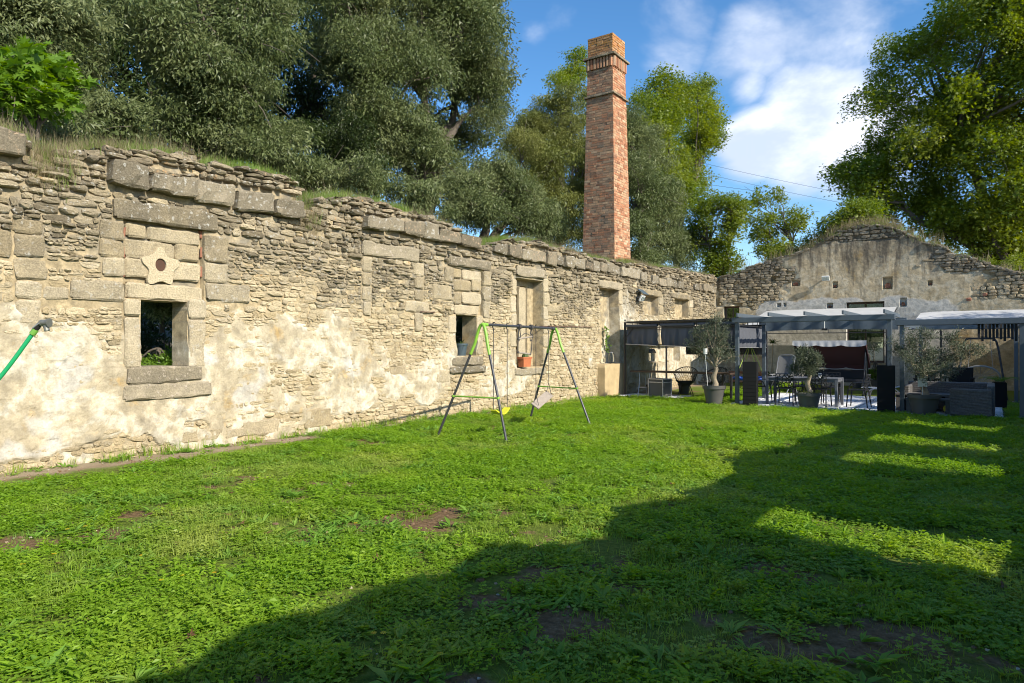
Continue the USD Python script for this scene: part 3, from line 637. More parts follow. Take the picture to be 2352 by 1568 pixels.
def ltone(u, v):
    c = lcov(u, v); pale = smoothstep(.60, .63, fbm2(u, v, .8, 5, 47)) * smoothstep(.5, .7, c) * .6
    return np.stack([smoothstep(.3, .6, c), lweather(u, v) * 1.0 - .18, pale], -1)
def lspec(u, v, rng):
    c = float(lcov(u, v)); g = float(lweather(u, v))
    if c > .9 or (c > .5 and rng.random() < .35 + (c - .5)): return None
    flush = .55 if c > .33 else 1.0
    prot = (.006 + .07 * rng.random() ** 1.8) * flush * (.62 + .6 * float(smoothstep(2.6, 3.7, v))) + .014 * (c > .45)
    if c > .5: g *= .7
    if v > 4.3: prot = rng.uniform(.0, .13)
    if rng.random() < .04: return None
    t = (rng.random(), np.clip(g + rng.normal(0, .18), 0, 1.25), 0)
    if v > 3.9: t = (t[0] * .65, t[1] + .15, 0)
    if v > 3.9 and rng.random() < .28: t = (t[0], t[1], rng.uniform(.5, 1))
    if rng.random() < .02: t = (.2, 0, .8)
    return prot, t, (.28 if v > 4.25 else .07)
LW.rubble(rl, 1.6, 31.0, .02, ltop, .042, .115, .07, .33, lspec, 3.28); LW.rubble(rl, 1.6, 31.0, 3.28, ltop, .05, .14, .08, .44, lspec)
# loose cap stones
for k in range(150):
    uc = rl.uniform(2.2, 30.8)
    if any(a - .1 < uc < b_ + .1 for a, b_ in gaps): continue
    w, h = rl.uniform(.16, .42), rl.uniform(.05, .13); vc = float(ltop(uc)) + h * .25
    ol = rubble_outline(uc - w / 2, uc + w / 2, vc - h / 2, vc + h / 2, rl); al = rl.normal(0, .12); c0 = ol.mean(0); ol = c0 + (ol - c0) @ np.array([[math.cos(al), -math.sin(al)], [math.sin(al), math.cos(al)]])
    LW.add('stone', stone_mesh(ol, rl.uniform(-.12, .10), rl, .36, 1.0, .014), (rl.random() * .6, rl.uniform(.95, 1.35), rl.uniform(.4, 1) * (rl.random() < .3)))
us = np.concatenate([np.linspace(-7, 2.4, 60), np.linspace(2.42, 14, 560), np.linspace(14.03, YB + .3, 480)])
LW.core(us, np.arange(-.15, 5.3, .026), ltop, ldisp, ltone, M['lplaster'], 'plaster_core')
LW.finish(M['stone'], EYE)
# low rendered pier at the foot of the fourth niche
a, b_, c, d = rect(1372, 1421, 836, 912)
pv, pf = [], []
pier = trimesh.creation.box((.34, b_ - a, d + .15)); pier = pier.subdivide().subdivide().subdivide()
pv = np.array(pier.vertices); pv += (meshkit.fbm(pv * 4 + 50, 3, 3)[:, None] - .5) * .03 * np.sign(pv); pv += [.13, (a + b_) / 2, (d - .15) / 2]
obj('pier', (pv, np.array(pier.faces)), M['ochre_render'], lw, smooth=True)

# the star-shaped plaque with its round hole
ac, zc_ = WL(369, 608); px1 = abs(WL(370, 606)[0] - ac)
ang = np.linspace(0, 2 * math.pi, 80, endpoint=False); R = .245 + .050 * np.cos(5 * (ang - math.pi / 2)) + .008 * np.cos(10 * (ang - math.pi / 2)) + .014 * np.sin(3 * ang + 1)
pol = Polygon(np.column_stack([R * np.cos(ang) * 1.0, R * np.sin(ang) * 1.05 - .03])).difference(Polygon(np.column_stack([.085 * np.cos(ang), .10 * np.sin(ang)])))
pm = trimesh.creation.extrude_polygon(pol, .06); pvv = np.array(pm.vertices)
pl = empty('star_plaque', label='pale star-shaped stone plaque with a round hole, set above the big window', cat='plaque')
obj('plate', (np.column_stack([pvv[:, 2] - .06, pvv[:, 0] + ac, pvv[:, 1] + zc_]), pm.faces), M['block'], pl, tone=np.tile((.75, -.2, 0), (len(pvv), 1)))
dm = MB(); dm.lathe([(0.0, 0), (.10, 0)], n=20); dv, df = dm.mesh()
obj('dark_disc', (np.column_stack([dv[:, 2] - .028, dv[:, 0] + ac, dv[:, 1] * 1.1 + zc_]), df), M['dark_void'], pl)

# ------------------------------------------------------------------ back wall (gable)
bw = empty('gable_wall', label='ruined gable wall with stained grey plaster and curved top at the end of the garden', cat='wall')
put_b = lambda v: np.column_stack([v[:, 0], YB - v[:, 2], v[:, 1]])
BW = Wall(put_b, bw, .5)
rb = np.random.default_rng(23)
bt = [(1640, 645), (1660, 632), (1700, 622), (1740, 604), (1790, 590), (1830, 578), (1852, 570), (1880, 560), (1915, 540), (1940, 524), (2000, 514), (2060, 522), (2110, 545), (2130, 556), (2150, 558), (2200, 578), (2250, 592), (2290, 612), (2352, 625)]
bX = np.array([WB(*p)[0] for p in bt]); bZ = np.array([WB(*p)[1] for p in bt]); bX = np.concatenate([[-1], bX, [14]]); bZ = np.concatenate([[bZ[0]], bZ, [bZ[-1] - .5]])
def btop(u): u = np.asarray(u, float); return np.interp(u, bX, bZ) - .06 + (fbm2(u, 0 * u, 1.7, 3, 51) - .5) * .22
def brect(x0, x1, yt, yb): a = WB(x0, yt); c = WB(x1, yb); return a[0], WB(x1, yt)[0], WB(x0, yb)[1] if False else WB((x0 + x1) / 2, yb)[1], WB((x0 + x1) / 2, yt)[1]
BH1 = brect(1662, 1698, 702, 790); BH2 = brect(1943, 2031, 692, 833)
BW.holes += [BH1, BH2]
BW.ex += [(BH1[0] - .12, BH1[1] + .12, BH1[2], BH1[3] + .05), (BH2[0] - .2, BH2[1] + .2, BH2[2], BH2[3] + .1)]
bput = [(1828, 649, 9, 7), (1918, 654, 6, 7), (2040, 650, 11, 14), (2137, 650, 6, 6), (1906, 702, 7, 5), (2075, 694, 7, 9), (1776, 640, 5, 6), (1790, 700, 4, 4), (1803, 700, 4, 4)]
for x, y, rx_, ry_ in bput: r = brect(x - rx_, x + rx_, y - ry_, y + ry_); BW.recess.append((*r, .16)); BW.ex.append(r)
def bcov(u, v):
    n = fbm2(u, v, .5, 4, 61) - .5; n2 = fbm2(u, v, 1.9, 3, 62) - .5
    cu = WB(1990, 600)[0]
    c = .85 * np.exp(-(np.abs((u - cu) / 3.4) ** 4)) * smoothstep(6.35, 5.7, v) + smoothstep(3.6, 3.0, v) * .75 + .22 * smoothstep(4.8, 4.2, v) + n * 1.15 + n2 * .6 - .05
    return np.clip(c, 0, 1)
def brepair(u, v):
    """the paler grey repair of the plaster low on the gable"""
    n = fbm2(u, v, 1.1, 4, 63) - .5; a, b_ = WB(1745, 750)[0], WB(2165, 750)[0]
    lim = 3.55 + n * .8
    return smoothstep(lim + .04, lim - .04, v) * smoothstep(a - .1 + n * .8, a + .05 + n * .8, u) * smoothstep(b_ + .4 + n * 1.2, b_ + .3 + n * 1.2, u)
def bdisp(u, v):
    c = bcov(u, v); rp = brepair(u, v); e = np.maximum(smoothstep(.38, .5, c), rp)
    r = (fbm2(u, v, 2.6, 4, 64) - .5) * .07 + (fbm2(u, v, 9, 3, 65) - .5) * .035
    return (-.05 + r) * (1 - e) + (.015 + r * .45) * e * (1 - rp) + rp * (.02 + r * .3)
def btone(u, v):
    c = bcov(u, v); rp = brepair(u, v); st = fbm2(u, v * .12, 1.4, 4, 66)
    g = 1.1 * smoothstep(3.9, 6.0, v + (st - .5) * 4.4) - .12 - .45 * rp + .2 * smoothstep(.5, .65, st) * smoothstep(3.4, 4.2, v)
    low = smoothstep(3.2, 1.5, v) * smoothstep(7.2, 8.2, u)
    return np.stack([np.maximum(smoothstep(.3, .5, c), rp), g - .25 * low, rp * .92], -1)
def bspec(u, v, rng):
    if float(brepair(u, v)) > .3: return None
    c = float(bcov(u, v))
    if c > .5 or (c > .4 and rng.random() < .5) or rng.random() < .03: return None
    t = (rng.random(), np.clip(.25 + .75 * smoothstep(3.6, 5.2, v) + rng.normal(0, .2), 0, 1.2), rng.uniform(.4, 1) * (rng.random() < .07))
    return rng.uniform(.02, .07) * (.6 if c > .3 else 1), t, (.3 if v > float(btop(u)) - .4 else .08)
BW.rubble(rb, .12, 12.6, .02, btop, .085, .17, .16, .42, bspec)
for k in range(70):
    uc = rb.uniform(.2, 12.4); w, h = rb.uniform(.22, .5), rb.uniform(.06, .12); vc = float(btop(uc)) + h * .2
    ol = rubble_outline(uc - w / 2, uc + w / 2, vc - h / 2, vc + h / 2, rb); sl = float(btop(uc + .2) - btop(uc - .2)) / .4; al = math.atan(sl) * .8 + rb.normal(0, .08)
    c0 = ol.mean(0); ol = c0 + (ol - c0) @ np.array([[math.cos(al), math.sin(al)], [-math.sin(al), math.cos(al)]])
    BW.add('stone', stone_mesh(ol, rb.uniform(-.05, .12), rb, .4, 1.0, .014), (rb.random(), rb.uniform(.7, 1.2), .7 * (rb.random() < .2)))
for x, y, rx_, ry_ in bput[:6]:   # broken baked bricks left in the putlog holes
    r = brect(x - rx_ * .6, x + rx_ * .5, y - ry_ * .1, y + ry_ * .8); BW.add('clay_brick', stone_mesh(rubble_outline(*r, rb), -.06, rb, .1, .5, .012), (.5, 0, 0), 'clay')
for x, y in ((2226, 687), (2262, 676)): r = brect(x - 7, x + 7, y - 4, y + 4); BW.add('clay_brick', stone_mesh(rubble_outline(*r, rb), .05, rb, .08, .5, .012), (.5, 0, 0), 'clay')
BW.core(np.arange(-.45, 13.2, .038), np.arange(-.15, 7.2, .038), btop, bdisp, btone, M['bplaster'], 'plaster_core')
BW.finish(M['bstone'], EYE, 290)
# window frames of the gable
def framed(name, r, nx, ny, label, door=False):
    a, b_, c, d = r; t = empty(name, label=label, cat='window', loc=(0, 0, 0)); y = YB + .28
    fr = MB()
    for x in (a + .02, b_ - .02): fr.box((x, y, (c + d) / 2), (.09, .09, d - c))
    for z in (c + .045, d - .045): fr.box(((a + b_) / 2, y, z), (b_ - a - .05, .07, .09))
    fp = obj('frame', fr, M['brown_wood'], t)
    for i in range(1, nx): q = MB().box((a + (b_ - a) * i / nx, y, (c + d) / 2), (.05, .05, d - c - .18)); obj('mullion', q, M['brown_wood'], fp)
    for i in range(1, ny): q = MB().box(((a + b_) / 2, y, c + (d - c) * i / ny), (b_ - a - .14, .045, .035)); obj('glazing_bar', q, M['brown_wood'], fp)
    for i in range(nx): q = MB().box((a + (b_ - a) * (i + .5) / nx, y + .012, (c + d) / 2), ((b_ - a) / nx - .09, .006, d - c - .16)); obj('pane', q, M['glass'], fp)
framed('wooden_window', BH1, 2, 3, 'small brown wooden window in the gable wall beside the corner with the long wall')
framed('wooden_window', BH2, 2, 2, 'tall brown wooden window in the middle of the grey plastered gable wall')
rv = MB().box(((BH2[0] + BH2[1]) / 2, YB - .02, BH2[2] - .04), (BH2[1] - BH2[0] + .3, .16, .08)); obj('window_ledge', rv, M['block'], bw, tone=np.tile((.5, .3, 0), (8, 1)))

# ------------------------------------------------------------------ the wall opposite, outside the picture, whose shadow lies on the lawn
rw = empty('ruined_wall', label='ruined wall with four openings along the right side of the lawn, casting its shadow', cat='wall')
XR = 12.6; TAN = math.tan(SUN_EL) / math.cos(SUN_AZ); SHY = math.tan(SUN_AZ)
edge_px = [(300, 1566), (359, 1536), (430, 1500), (520, 1475), (600, 1440), (680, 1385), (760, 1335), (860, 1310), (960, 1295), (1060, 1262), (1110, 1240), (1210, 1236), (1350, 1222), (1300, 1198), (1330, 1170), (1400, 1143), (1530, 1138), (1470, 1122), (1600, 1108), (1655, 1075), (1625, 1060), (1750, 1032), (1810, 1008), (1900, 1000), (1880, 985), (1835, 976), (1900, 956), (1990, 945)]
ep = np.array([G(*p) for p in edge_px]); ew = (XR + .45 - ep[:, 0]) * TAN; eu = ep[:, 1] - (XR + .45 - ep[:, 0]) * SHY
o = np.argsort(eu); eu, ew = eu[o], ew[o]
eu = np.concatenate([[-14, -4], eu, [17, 20, 24, 31.5]]); ew = np.concatenate([[4.15, 4.2], ew, [3.2, 3.1, 3.0, 3.2]])
def rtop(u): return np.interp(u, eu, ew) - np.interp(u, [0, 6, 10, 16], [.46, .44, .36, .26]) + (fbm2(u, 0 * np.asarray(u), 1.5, 4, 73) - .5) * .42 + (fbm2(u, 0 * np.asarray(u), 4.5, 2, 74) - .5) * .22 + np.interp(u, [-3, 1, 3], [.12, .10, 0])
put_r = lambda v: np.column_stack([XR - v[:, 2], v[:, 0], v[:, 1]])
RW = Wall(lambda v: put_r(v), rw, .45)
for yc, hw in ((6.45, .50), (10.85, .46), (13.25, .40), (16.0, .36)): RW.holes.append((yc - 3.1 * SHY - hw, yc - 3.1 * SHY + hw, 1.34, 2.80))
RW.core(np.arange(-14, 31.6, .09), np.arange(-.15, 4.2, .08), rtop, lambda u, v: (fbm2(u, v, 2.5, 4, 71) - .5) * .1, lambda u, v: np.stack([fbm2(u, v, .6, 3, 72), .4 * smoothstep(1.5, 3, v), 0 * u], -1), M['lplaster'], 'masonry')
# ------------------------------------------------------------------ trees and plants
def rot_from(d, up, rng):
    """rows: along, across, normal of a leaf pointing along d, its face turned to up"""
    d = d / np.linalg.norm(d); s = np.cross(up, d); s /= max(np.linalg.norm(s), 1e-6); n = np.cross(d, s); return d, s, n
def leaf_lance(L, W, fold=.25):
    v = np.array([[0, 0, 0], [.45 * L, W / 2, fold * W], [L, 0, -.06 * L], [.45 * L, -W / 2, fold * W]]); return v, np.array([[0, 1, 2], [0, 2, 3]])
def leaf_star(L):
    a = np.radians([180, 118, 92, 62, 38, 18, 0, -18, -38, -62, -92, -118]); r = np.array([.12, .42, .62, .34, .80, .42, 1.0, .42, .80, .34, .62, .42]) * L * .62
    v = np.column_stack([r * np.cos(a) + .25 * L, r * np.sin(a), -.25 * r ** 2 / L]); v = np.vstack([[.2 * L, 0, .03 * L], v]); n = len(a)
    return v, np.array([[0, i + 1, (i + 1) % n + 1] for i in range(n)])
def leaf_round(L):
    a = np.linspace(0, 2 * math.pi, 6, endpoint=False); v = np.column_stack([L / 2 + L / 2 * np.cos(a), L / 2 * np.sin(a) * .9, .08 * L * np.cos(2 * a)]); return v, np.array([[0, i, i + 1] for i in range(1, 5)])
def spray(kind, rng, n, R):
    """a twig's worth of leaves about the origin"""
    mb = MB()
    for _ in range(n):
        p = rng.normal(0, 1, 3); p *= R * rng.random() ** .45 / np.linalg.norm(p)
        if kind == 'hack':
            p[2] *= .8; out = np.array([p[0], p[1], 0]) / R; d = out * .8 + rng.normal(0, .4, 3) + [0, 0, -.55]; L = rng.uniform(.07, .165); W = L * rng.uniform(.34, .46); lf = leaf_lance(L, W)
        elif kind == 'plane':
            d = np.array([p[0], p[1], 0]) / R * .8 + rng.normal(0, .35, 3) + [0, 0, -.25]; lf = leaf_star(rng.uniform(.12, .22))
        elif kind == 'fig':
            d = np.array([p[0], p[1], 0]) / R + rng.normal(0, .3, 3) + [0, 0, .05]; lf = leaf_star(rng.uniform(.20, .34))
        elif kind == 'olive':
            d = p / R + rng.normal(0, .35, 3) + [0, 0, .3]; lf = leaf_lance(rng.uniform(.05, .085), rng.uniform(.013, .02))
        else:
            d = p / R + rng.normal(0, .4, 3); lf = leaf_lance(rng.uniform(.06, .12), rng.uniform(.03, .05))
        up = rng.normal(0, .45, 3) + [0, 0, 1.0] + (np.array([p[0], p[1], 0]) / R * .6)
        a, s, nn = rot_from(d, up, rng); mb.add((p + lf[0] @ np.array([a, s, nn]), lf[1]))
    return mb.mesh()
def instancer(path, protos, material, pos, idx, yaw, scale, tilt=None):
    pi = UsdGeom.PointInstancer.Define(stage, path); targets = []
    for i, pm_ in enumerate(protos):
        mm = pm_[1] if isinstance(pm_, tuple) and isinstance(pm_[1], UsdShade.Material) else material
        g = usdkit.mesh(stage, f'{path}/sprig' + (f'_{i:03d}' if i else ''), pm_[0] if mm is not material else pm_, mm); targets.append(g.GetPath())
    pi.CreatePrototypesRel().SetTargets(targets)
    pos = np.asarray(pos, np.float32); n = len(pos); yaw = np.asarray(yaw); tl = np.zeros((n, 2)) if tilt is None else np.asarray(tilt)
    # yaw about z, then a small tilt about x and y
    q = np.column_stack([np.cos(yaw / 2), tl[:, 0] / 2, tl[:, 1] / 2, np.sin(yaw / 2)]); q /= np.linalg.norm(q, axis=1, keepdims=True)
    pi.CreatePositionsAttr(Vt.Vec3fArray.FromNumpy(pos))
    pi.CreateProtoIndicesAttr(Vt.IntArray.FromNumpy(np.asarray(idx, np.int32)))
    pi.CreateOrientationsAttr(Vt.QuathArray([Gf.Quath(float(a), float(b), float(c), float(d)) for a, b, c, d in q]))
    sc = np.asarray(scale, np.float32); sc = np.repeat(sc[:, None], 3, 1) if sc.ndim == 1 else sc
    pi.CreateScalesAttr(Vt.Vec3fArray.FromNumpy(np.ascontiguousarray(sc)))
    return pi.GetPrim()
rt_ = np.random.default_rng(5)
PROTO = {'hack': [spray('hack', rt_, 36, .36) for _ in range(5)], 'plane': [spray('plane', rt_, 22, .42) for _ in range(5)], 'fig': [spray('fig', rt_, 7, .24) for _ in range(5)],
         'olive': [spray('olive', rt_, 18, .11) for _ in range(4)], 'bush': [spray('bush', rt_, 34, .26) for _ in range(4)]}
def limb(mb, a, b, r0, r1, rng, sag=.12, n=6):
    a, b = np.asarray(a, float), np.asarray(b, float); L = np.linalg.norm(b - a); t = np.linspace(0, 1, n)[:, None]
    p = a + (b - a) * t + np.array([0, 0, 1.0]) * (np.sin(t * math.pi) * L * sag) + rng.normal(0, .03 * L, (n, 3)) * np.sin(t * math.pi); mb.tube(p, np.linspace(r0, r1, n), 7); return p
def tree(name, label, cat, kind, material, lobes, base, r0, per, seed, group=None, bark='bark', droop=.3, smin=.8, smax=1.25, trunk_top=None):
    """lobes: rows of x, y, z, radius; per: sprays for each square metre of a lobe's surface"""
    rng = np.random.default_rng(seed); lobes = np.asarray(lobes, float); t = empty(name, label=label, cat=cat, group=group)
    cen = np.average(lobes[:, :3], axis=0, weights=lobes[:, 3] ** 2); base = np.asarray(base, float)
    fork = np.array(trunk_top) if trunk_top is not None else base + (cen - base) * [.5, .5, 0] + [0, 0, max(.8, (lobes[:, 2].min() - base[2]) * .8)]
    mb = MB(); limb(mb, base, fork, r0, r0 * .7, rng, 0); obj('trunk', mb, M[bark], t, smooth=True)
    o = lobes[np.argsort(-lobes[:, 3])]; nl = MB()
    mids = []
    for k in range(min(5, len(o))):
        tgt = fork + (o[k, :3] - fork) * .6; p = limb(nl, fork, tgt, r0 * .55, r0 * .28, rng); mids.append(tgt)
    for L in o[:40]:
        m_ = min(mids, key=lambda q: np.linalg.norm(q - L[:3])); p = limb(nl, m_, L[:3], r0 * .22, r0 * .05, rng, .06)
        for _ in range(3):
            e = L[:3] + rng.normal(0, .5, 3) * L[3]; limb(nl, p[-2], e, r0 * .06, .006, rng, .05, 4)
    obj('limbs', nl, M[bark], t, smooth=True)
    pos, idx, sc = [], [], []
    for x, y, z, r in lobes:
        k = int(np.argmin([abs(math.log(r / q)) for q in SIZES])); pos.append((x, y, z)); idx.append(k * NVAR + int(rng.integers(0, NVAR))); f = r / SIZES[k] * smin; sc.append((f * rng.uniform(.9, 1.15), f * rng.uniform(.9, 1.15), f * rng.uniform(.8, 1.0)))
    n = len(pos); used_ = sorted(set(idx)); protos = [lobe_mesh(kind, i // NVAR, i % NVAR, per) for i in used_]
    c = instancer(str(t.GetPath()) + '/crown', protos, M[material], pos, [used_.index(i) for i in idx], rng.uniform(0, 6.28, n), np.array(sc), rng.normal(0, .15, (n, 2)))
    tag(c, kind='stuff'); return t
SIZES, NVAR, LOBES = (.30, .5, .8, 1.25), 4, {}
def lobe_mesh(kind, size, var, per):
    """a leafy bough: many twigs of leaves about the origin, thicker outside than within, gappy"""
    key = (kind, size, var, per)
    if key not in LOBES:
        r = SIZES[size]; rng = np.random.default_rng(hash((size, var)) % 9999 + len(kind)); n = max(5, int(per * 2 * math.pi * r * r)); mb = MB()
        d = rng.normal(0, 1, (n, 3)); d /= np.linalg.norm(d, axis=1, keepdims=True); d[:, 2] = np.where(rng.random(n) < .5, np.abs(d[:, 2]), d[:, 2])
        rr = r * (1 - .55 * rng.random(n) ** 1.6) * (.70 + .62 * meshkit.noise(d * 2.3 + 11 * var, size)); P_ = d * rr[:, None] * [1, 1, .85]; pr = PROTO[kind]
        for p in P_:
            v, f = pr[rng.integers(0, len(pr))]; a = rng.uniform(0, 6.28); c_, s_ = math.cos(a), math.sin(a); tl = rng.normal(0, .28, 2); R_ = np.array([[c_, -s_, 0], [s_, c_, 0], [0, 0, 1]]) @ np.array([[1, 0, tl[0]], [0, 1, tl[1]], [-tl[0], -tl[1], 1]]); mb.add((p + v @ R_.T * rng.uniform(.8, 1.2), f))
        LOBES[key] = mb.mesh()
    return LOBES[key]
def lobes_in(poly, place, n, rmin, rmax, seed, thick, pxm):
    """lobes of a crown whose outline is poly (pixels); place(px, py, o) puts it at its true distance, o metres deeper; pxm: metres per pixel there"""
    rng = np.random.default_rng(seed); P = Polygon(poly).buffer(0); x0, y0, x1, y1 = P.bounds; out = []; tries = 0
    from shapely.geometry import Point
    while len(out) < n and tries < n * 80:
        tries += 1; r = rng.uniform(rmin, rmax); x, y = rng.uniform(x0, x1), rng.uniform(y0, y1)
        if not P.buffer(-r / pxm * .75).contains(Point(x, y)): continue
        e = min(1, P.exterior.distance(Point(x, y)) * pxm / (thick * 1.1)); q = place(x, y, rng.uniform(-1, 1) * thick * (.25 + .75 * e)); out.append([*q, r])
    return np.array(out)
atX = lambda X: (lambda x, y, o: DX(x, y, X + o))
atY = lambda Y: (lambda x, y, o: DY(x, y, Y + o))

# hackberries behind the long wall, from near to far
tree('hackberry_tree', 'grey green hackberry tree at the left edge behind the fig', 'tree', 'hack', 'hack', lobes_in([(-120, -120), (250, -120), (240, 60), (250, 300), (300, 380), (60, 340), (-120, 300)], atX(-4.6), 46, .55, 1.15, 101, 1.3, .0088), (-5.2, 5.5, .6), .28, 13, 1)
tree('hackberry_tree', 'broad hackberry tree with hanging leaves behind the big window', 'tree', 'hack', 'hack', lobes_in([(270, -120), (400, -100), (560, -120), (700, -110), (735, 80), (690, 160), (730, 300), (690, 400), (560, 395), (400, 360), (300, 290), (350, 200), (260, 120), (200, 20)], atX(-4.2), 66, .5, 1.15, 102, 1.6, .0098), (-5.0, 9.0, .8), .34, 10, 2)
tree('hackberry_tree', 'tallest hackberry tree, reaching beyond the top, left of the open sky', 'tree', 'hack', 'hack', lobes_in([(640, -140), (1160, -140), (1185, 40), (1165, 100), (1215, 130), (1222, 185), (1190, 215), (1170, 330), (1100, 420), (1000, 480), (860, 440), (760, 360), (740, 250), (700, 130)], atX(-6.0), 96, .65, 1.45, 103, 2.3, .0135), (-6.8, 19.0, 1.0), .45, 10, 3, smin=.95, smax=1.4)
tree('hackberry_tree', 'lower rounded hackberry tree leaning over the wall left of the chimney', 'tree', 'hack', 'hack', lobes_in([(880, 420), (1010, 400), (1120, 340), (1190, 360), (1290, 440), (1320, 520), (1318, 580), (1200, 570), (1040, 540), (900, 470)], atX(-3.4), 52, .5, 1.0, 104, 1.2, .0128), (-3.8, 17.5, 1.0), .25, 13, 4)
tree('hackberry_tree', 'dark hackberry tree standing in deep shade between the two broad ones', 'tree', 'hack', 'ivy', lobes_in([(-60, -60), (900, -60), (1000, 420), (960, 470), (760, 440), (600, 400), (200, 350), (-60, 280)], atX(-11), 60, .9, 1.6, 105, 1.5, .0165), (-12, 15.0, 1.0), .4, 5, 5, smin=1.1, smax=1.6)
tree('hackberry_tree', 'yellowing rounded hackberry tree close behind the chimney', 'tree', 'hack', 'hack_yellow', lobes_in([(1150, 330), (1190, 235), (1225, 195), (1290, 180), (1400, 190), (1400, 600), (1300, 590), (1235, 580), (1150, 520), (1150, 430)], atX(-7.0), 60, .6, 1.2, 106, 1.6, .0185), (-7.5, 27, 1.0), .3, 11, 6, smin=.95, smax=1.35)
tree('hackberry_tree', 'slender hackberry tree just right of the chimney', 'tree', 'hack', 'hack', lobes_in([(1400, 230), (1450, 215), (1500, 265), (1535, 340), (1560, 430), (1590, 510), (1650, 560), (1670, 650), (1400, 650)], atX(-3.2), 64, .55, 1.0, 107, 1.1, .0195), (-3.6, 30, 1.0), .28, 11, 7, smin=.95, smax=1.35)
# plane trees
tree('plane_tree', 'plane tree top showing left of the chimney', 'tree', 'plane', 'plane', lobes_in([(1252, 215), (1258, 140), (1300, 110), (1340, 95), (1380, 110), (1380, 230), (1270, 230)], atX(-10), 10, .6, 1.0, 108, 1, .022), (-10.5, 33, 1.0), .3, 7, 8)
tree('plane_tree', 'tall plane tree right of the chimney with a rounded double top', 'tree', 'plane', 'plane', lobes_in([(1440, 240), (1462, 190), (1490, 150), (1530, 138), (1556, 170), (1578, 150), (1605, 138), (1640, 190), (1670, 250), (1668, 320), (1640, 370), (1650, 420), (1620, 480), (1540, 520), (1480, 460), (1420, 330)], atX(-7.5), 74, .75, 1.4, 109, 2.2, .030), (-8, 46, .5), .35, 6.0, 9, smin=1, smax=1.5)
tree('plane_tree', 'low sparse yellow green plane tree left of the gable', 'tree', 'plane', 'plane', lobes_in([(1560, 470), (1590, 425), (1650, 435), (1715, 430), (1735, 500), (1700, 560), (1730, 610), (1700, 670), (1590, 660), (1570, 560)], atY(34.5), 52, .4, .8, 110, 1.3, .022), (-1.2, 35, 0), .22, 6, 10, smin=.8, smax=1.2)
tree('plane_tree', 'small open plane tree with dark big leaves against the sky beside the gable', 'tree', 'plane', 'plane', lobes_in([(1690, 500), (1735, 430), (1745, 395), (1770, 430), (1800, 425), (1812, 470), (1865, 470), (1880, 500), (1850, 545), (1880, 580), (1780, 620), (1740, 600), (1720, 550)], atY(38), 28, .42, .78, 111, 1.1, .024), (2.2, 38.5, 0), .18, 7, 11, smin=.8, smax=1.1)
tree('plane_tree', 'dark bushy plane tree low behind the left shoulder of the gable', 'tree', 'plane', 'plane', lobes_in([(1750, 590), (1800, 540), (1880, 520), (1900, 440), (2010, 440), (2050, 560), (1900, 620), (1740, 640)], atY(35), 26, .6, 1.0, 112, 1.2, .022), (4.6, 36, 0), .25, 7, 12, smin=.8, smax=1.1)
tree('plane_tree', 'huge plane tree filling the right edge above the gable', 'tree', 'plane', 'plane', lobes_in([(1890, 420), (1872, 350), (1905, 318), (1965, 330), (1985, 280), (1905, 215), (1915, 185), (1980, 190), (1972, 110), (2010, 50), (2060, 14), (2120, 20), (2160, -40), (2260, -120), (2520, -120), (2520, 640), (2300, 640), (2150, 590), (2000, 540), (1900, 500)], atY(45), 190, .95, 1.95, 113, 3.4, .0275), (13.0, 46, 0), .6, 5.2, 13, smin=.85, smax=1.35)
tree('plane_tree', 'broad plane tree beyond the right wall shading the right of the terrace', 'tree', 'plane', 'plane', [(17.5, 24, 7.2, 1.6), (17.2, 26, 6.4, 1.5), (18, 22, 6.6, 1.4), (19, 24.5, 8.4, 1.8), (17, 28, 6.9, 1.4), (16.6, 20.6, 5.9, 1.0)], (18.5, 24.5, 0), .3, 5, 14)
# the fig by the wall
tree('fig_tree', 'bright green fig tree with big lobed leaves at the upper left on the wall', 'tree', 'fig', 'fig', lobes_in([(-60, 120), (30, 100), (100, 70), (200, 60), (215, 130), (160, 150), (190, 190), (245, 240), (235, 300), (150, 310), (30, 270), (-60, 270)], atX(-1.3), 24, .28, .46, 114, .5, .0068), (-1.5, 4.4, 1.2), .08, 13, 15, smin=.7, smax=1.05)
# bushes behind the windows
def bush(label, c, r, seed, material='ivy', kind='bush', per=16):
    rng = np.random.default_rng(seed); lb = np.array([[c[0] + rng.normal(0, r * .5), c[1] + rng.normal(0, r * .6), c[2] + rng.normal(0, r * .25), r * rng.uniform(.4, .6)] for _ in range(7)])
    return tree('bush', label, 'bush', kind, material, lb, (c[0], c[1], max(.2, c[2] - r * 1.2)), .04, per, seed)
p = DX(362, 850, -1.05); bush('sunlit green bush seen through the bottom of the big window', p + [0, 0, .12], .46, 201, 'fig', per=34)
p = DX(372, 712, -1.1); bush('hanging green branch seen through the top of the big window', p + [0, 0, .12], .42, 202, 'hack', 'hack', per=20)
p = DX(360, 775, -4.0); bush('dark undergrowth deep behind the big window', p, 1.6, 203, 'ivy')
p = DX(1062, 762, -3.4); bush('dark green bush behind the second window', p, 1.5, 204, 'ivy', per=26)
p = DY(2000, 760, 35); bush('green bush outside the tall gable window', p, 1.5, 205, 'ivy')
p = DY(1680, 730, 35); bush('green bush outside the small gable window', p, 1.2, 206, 'fig')
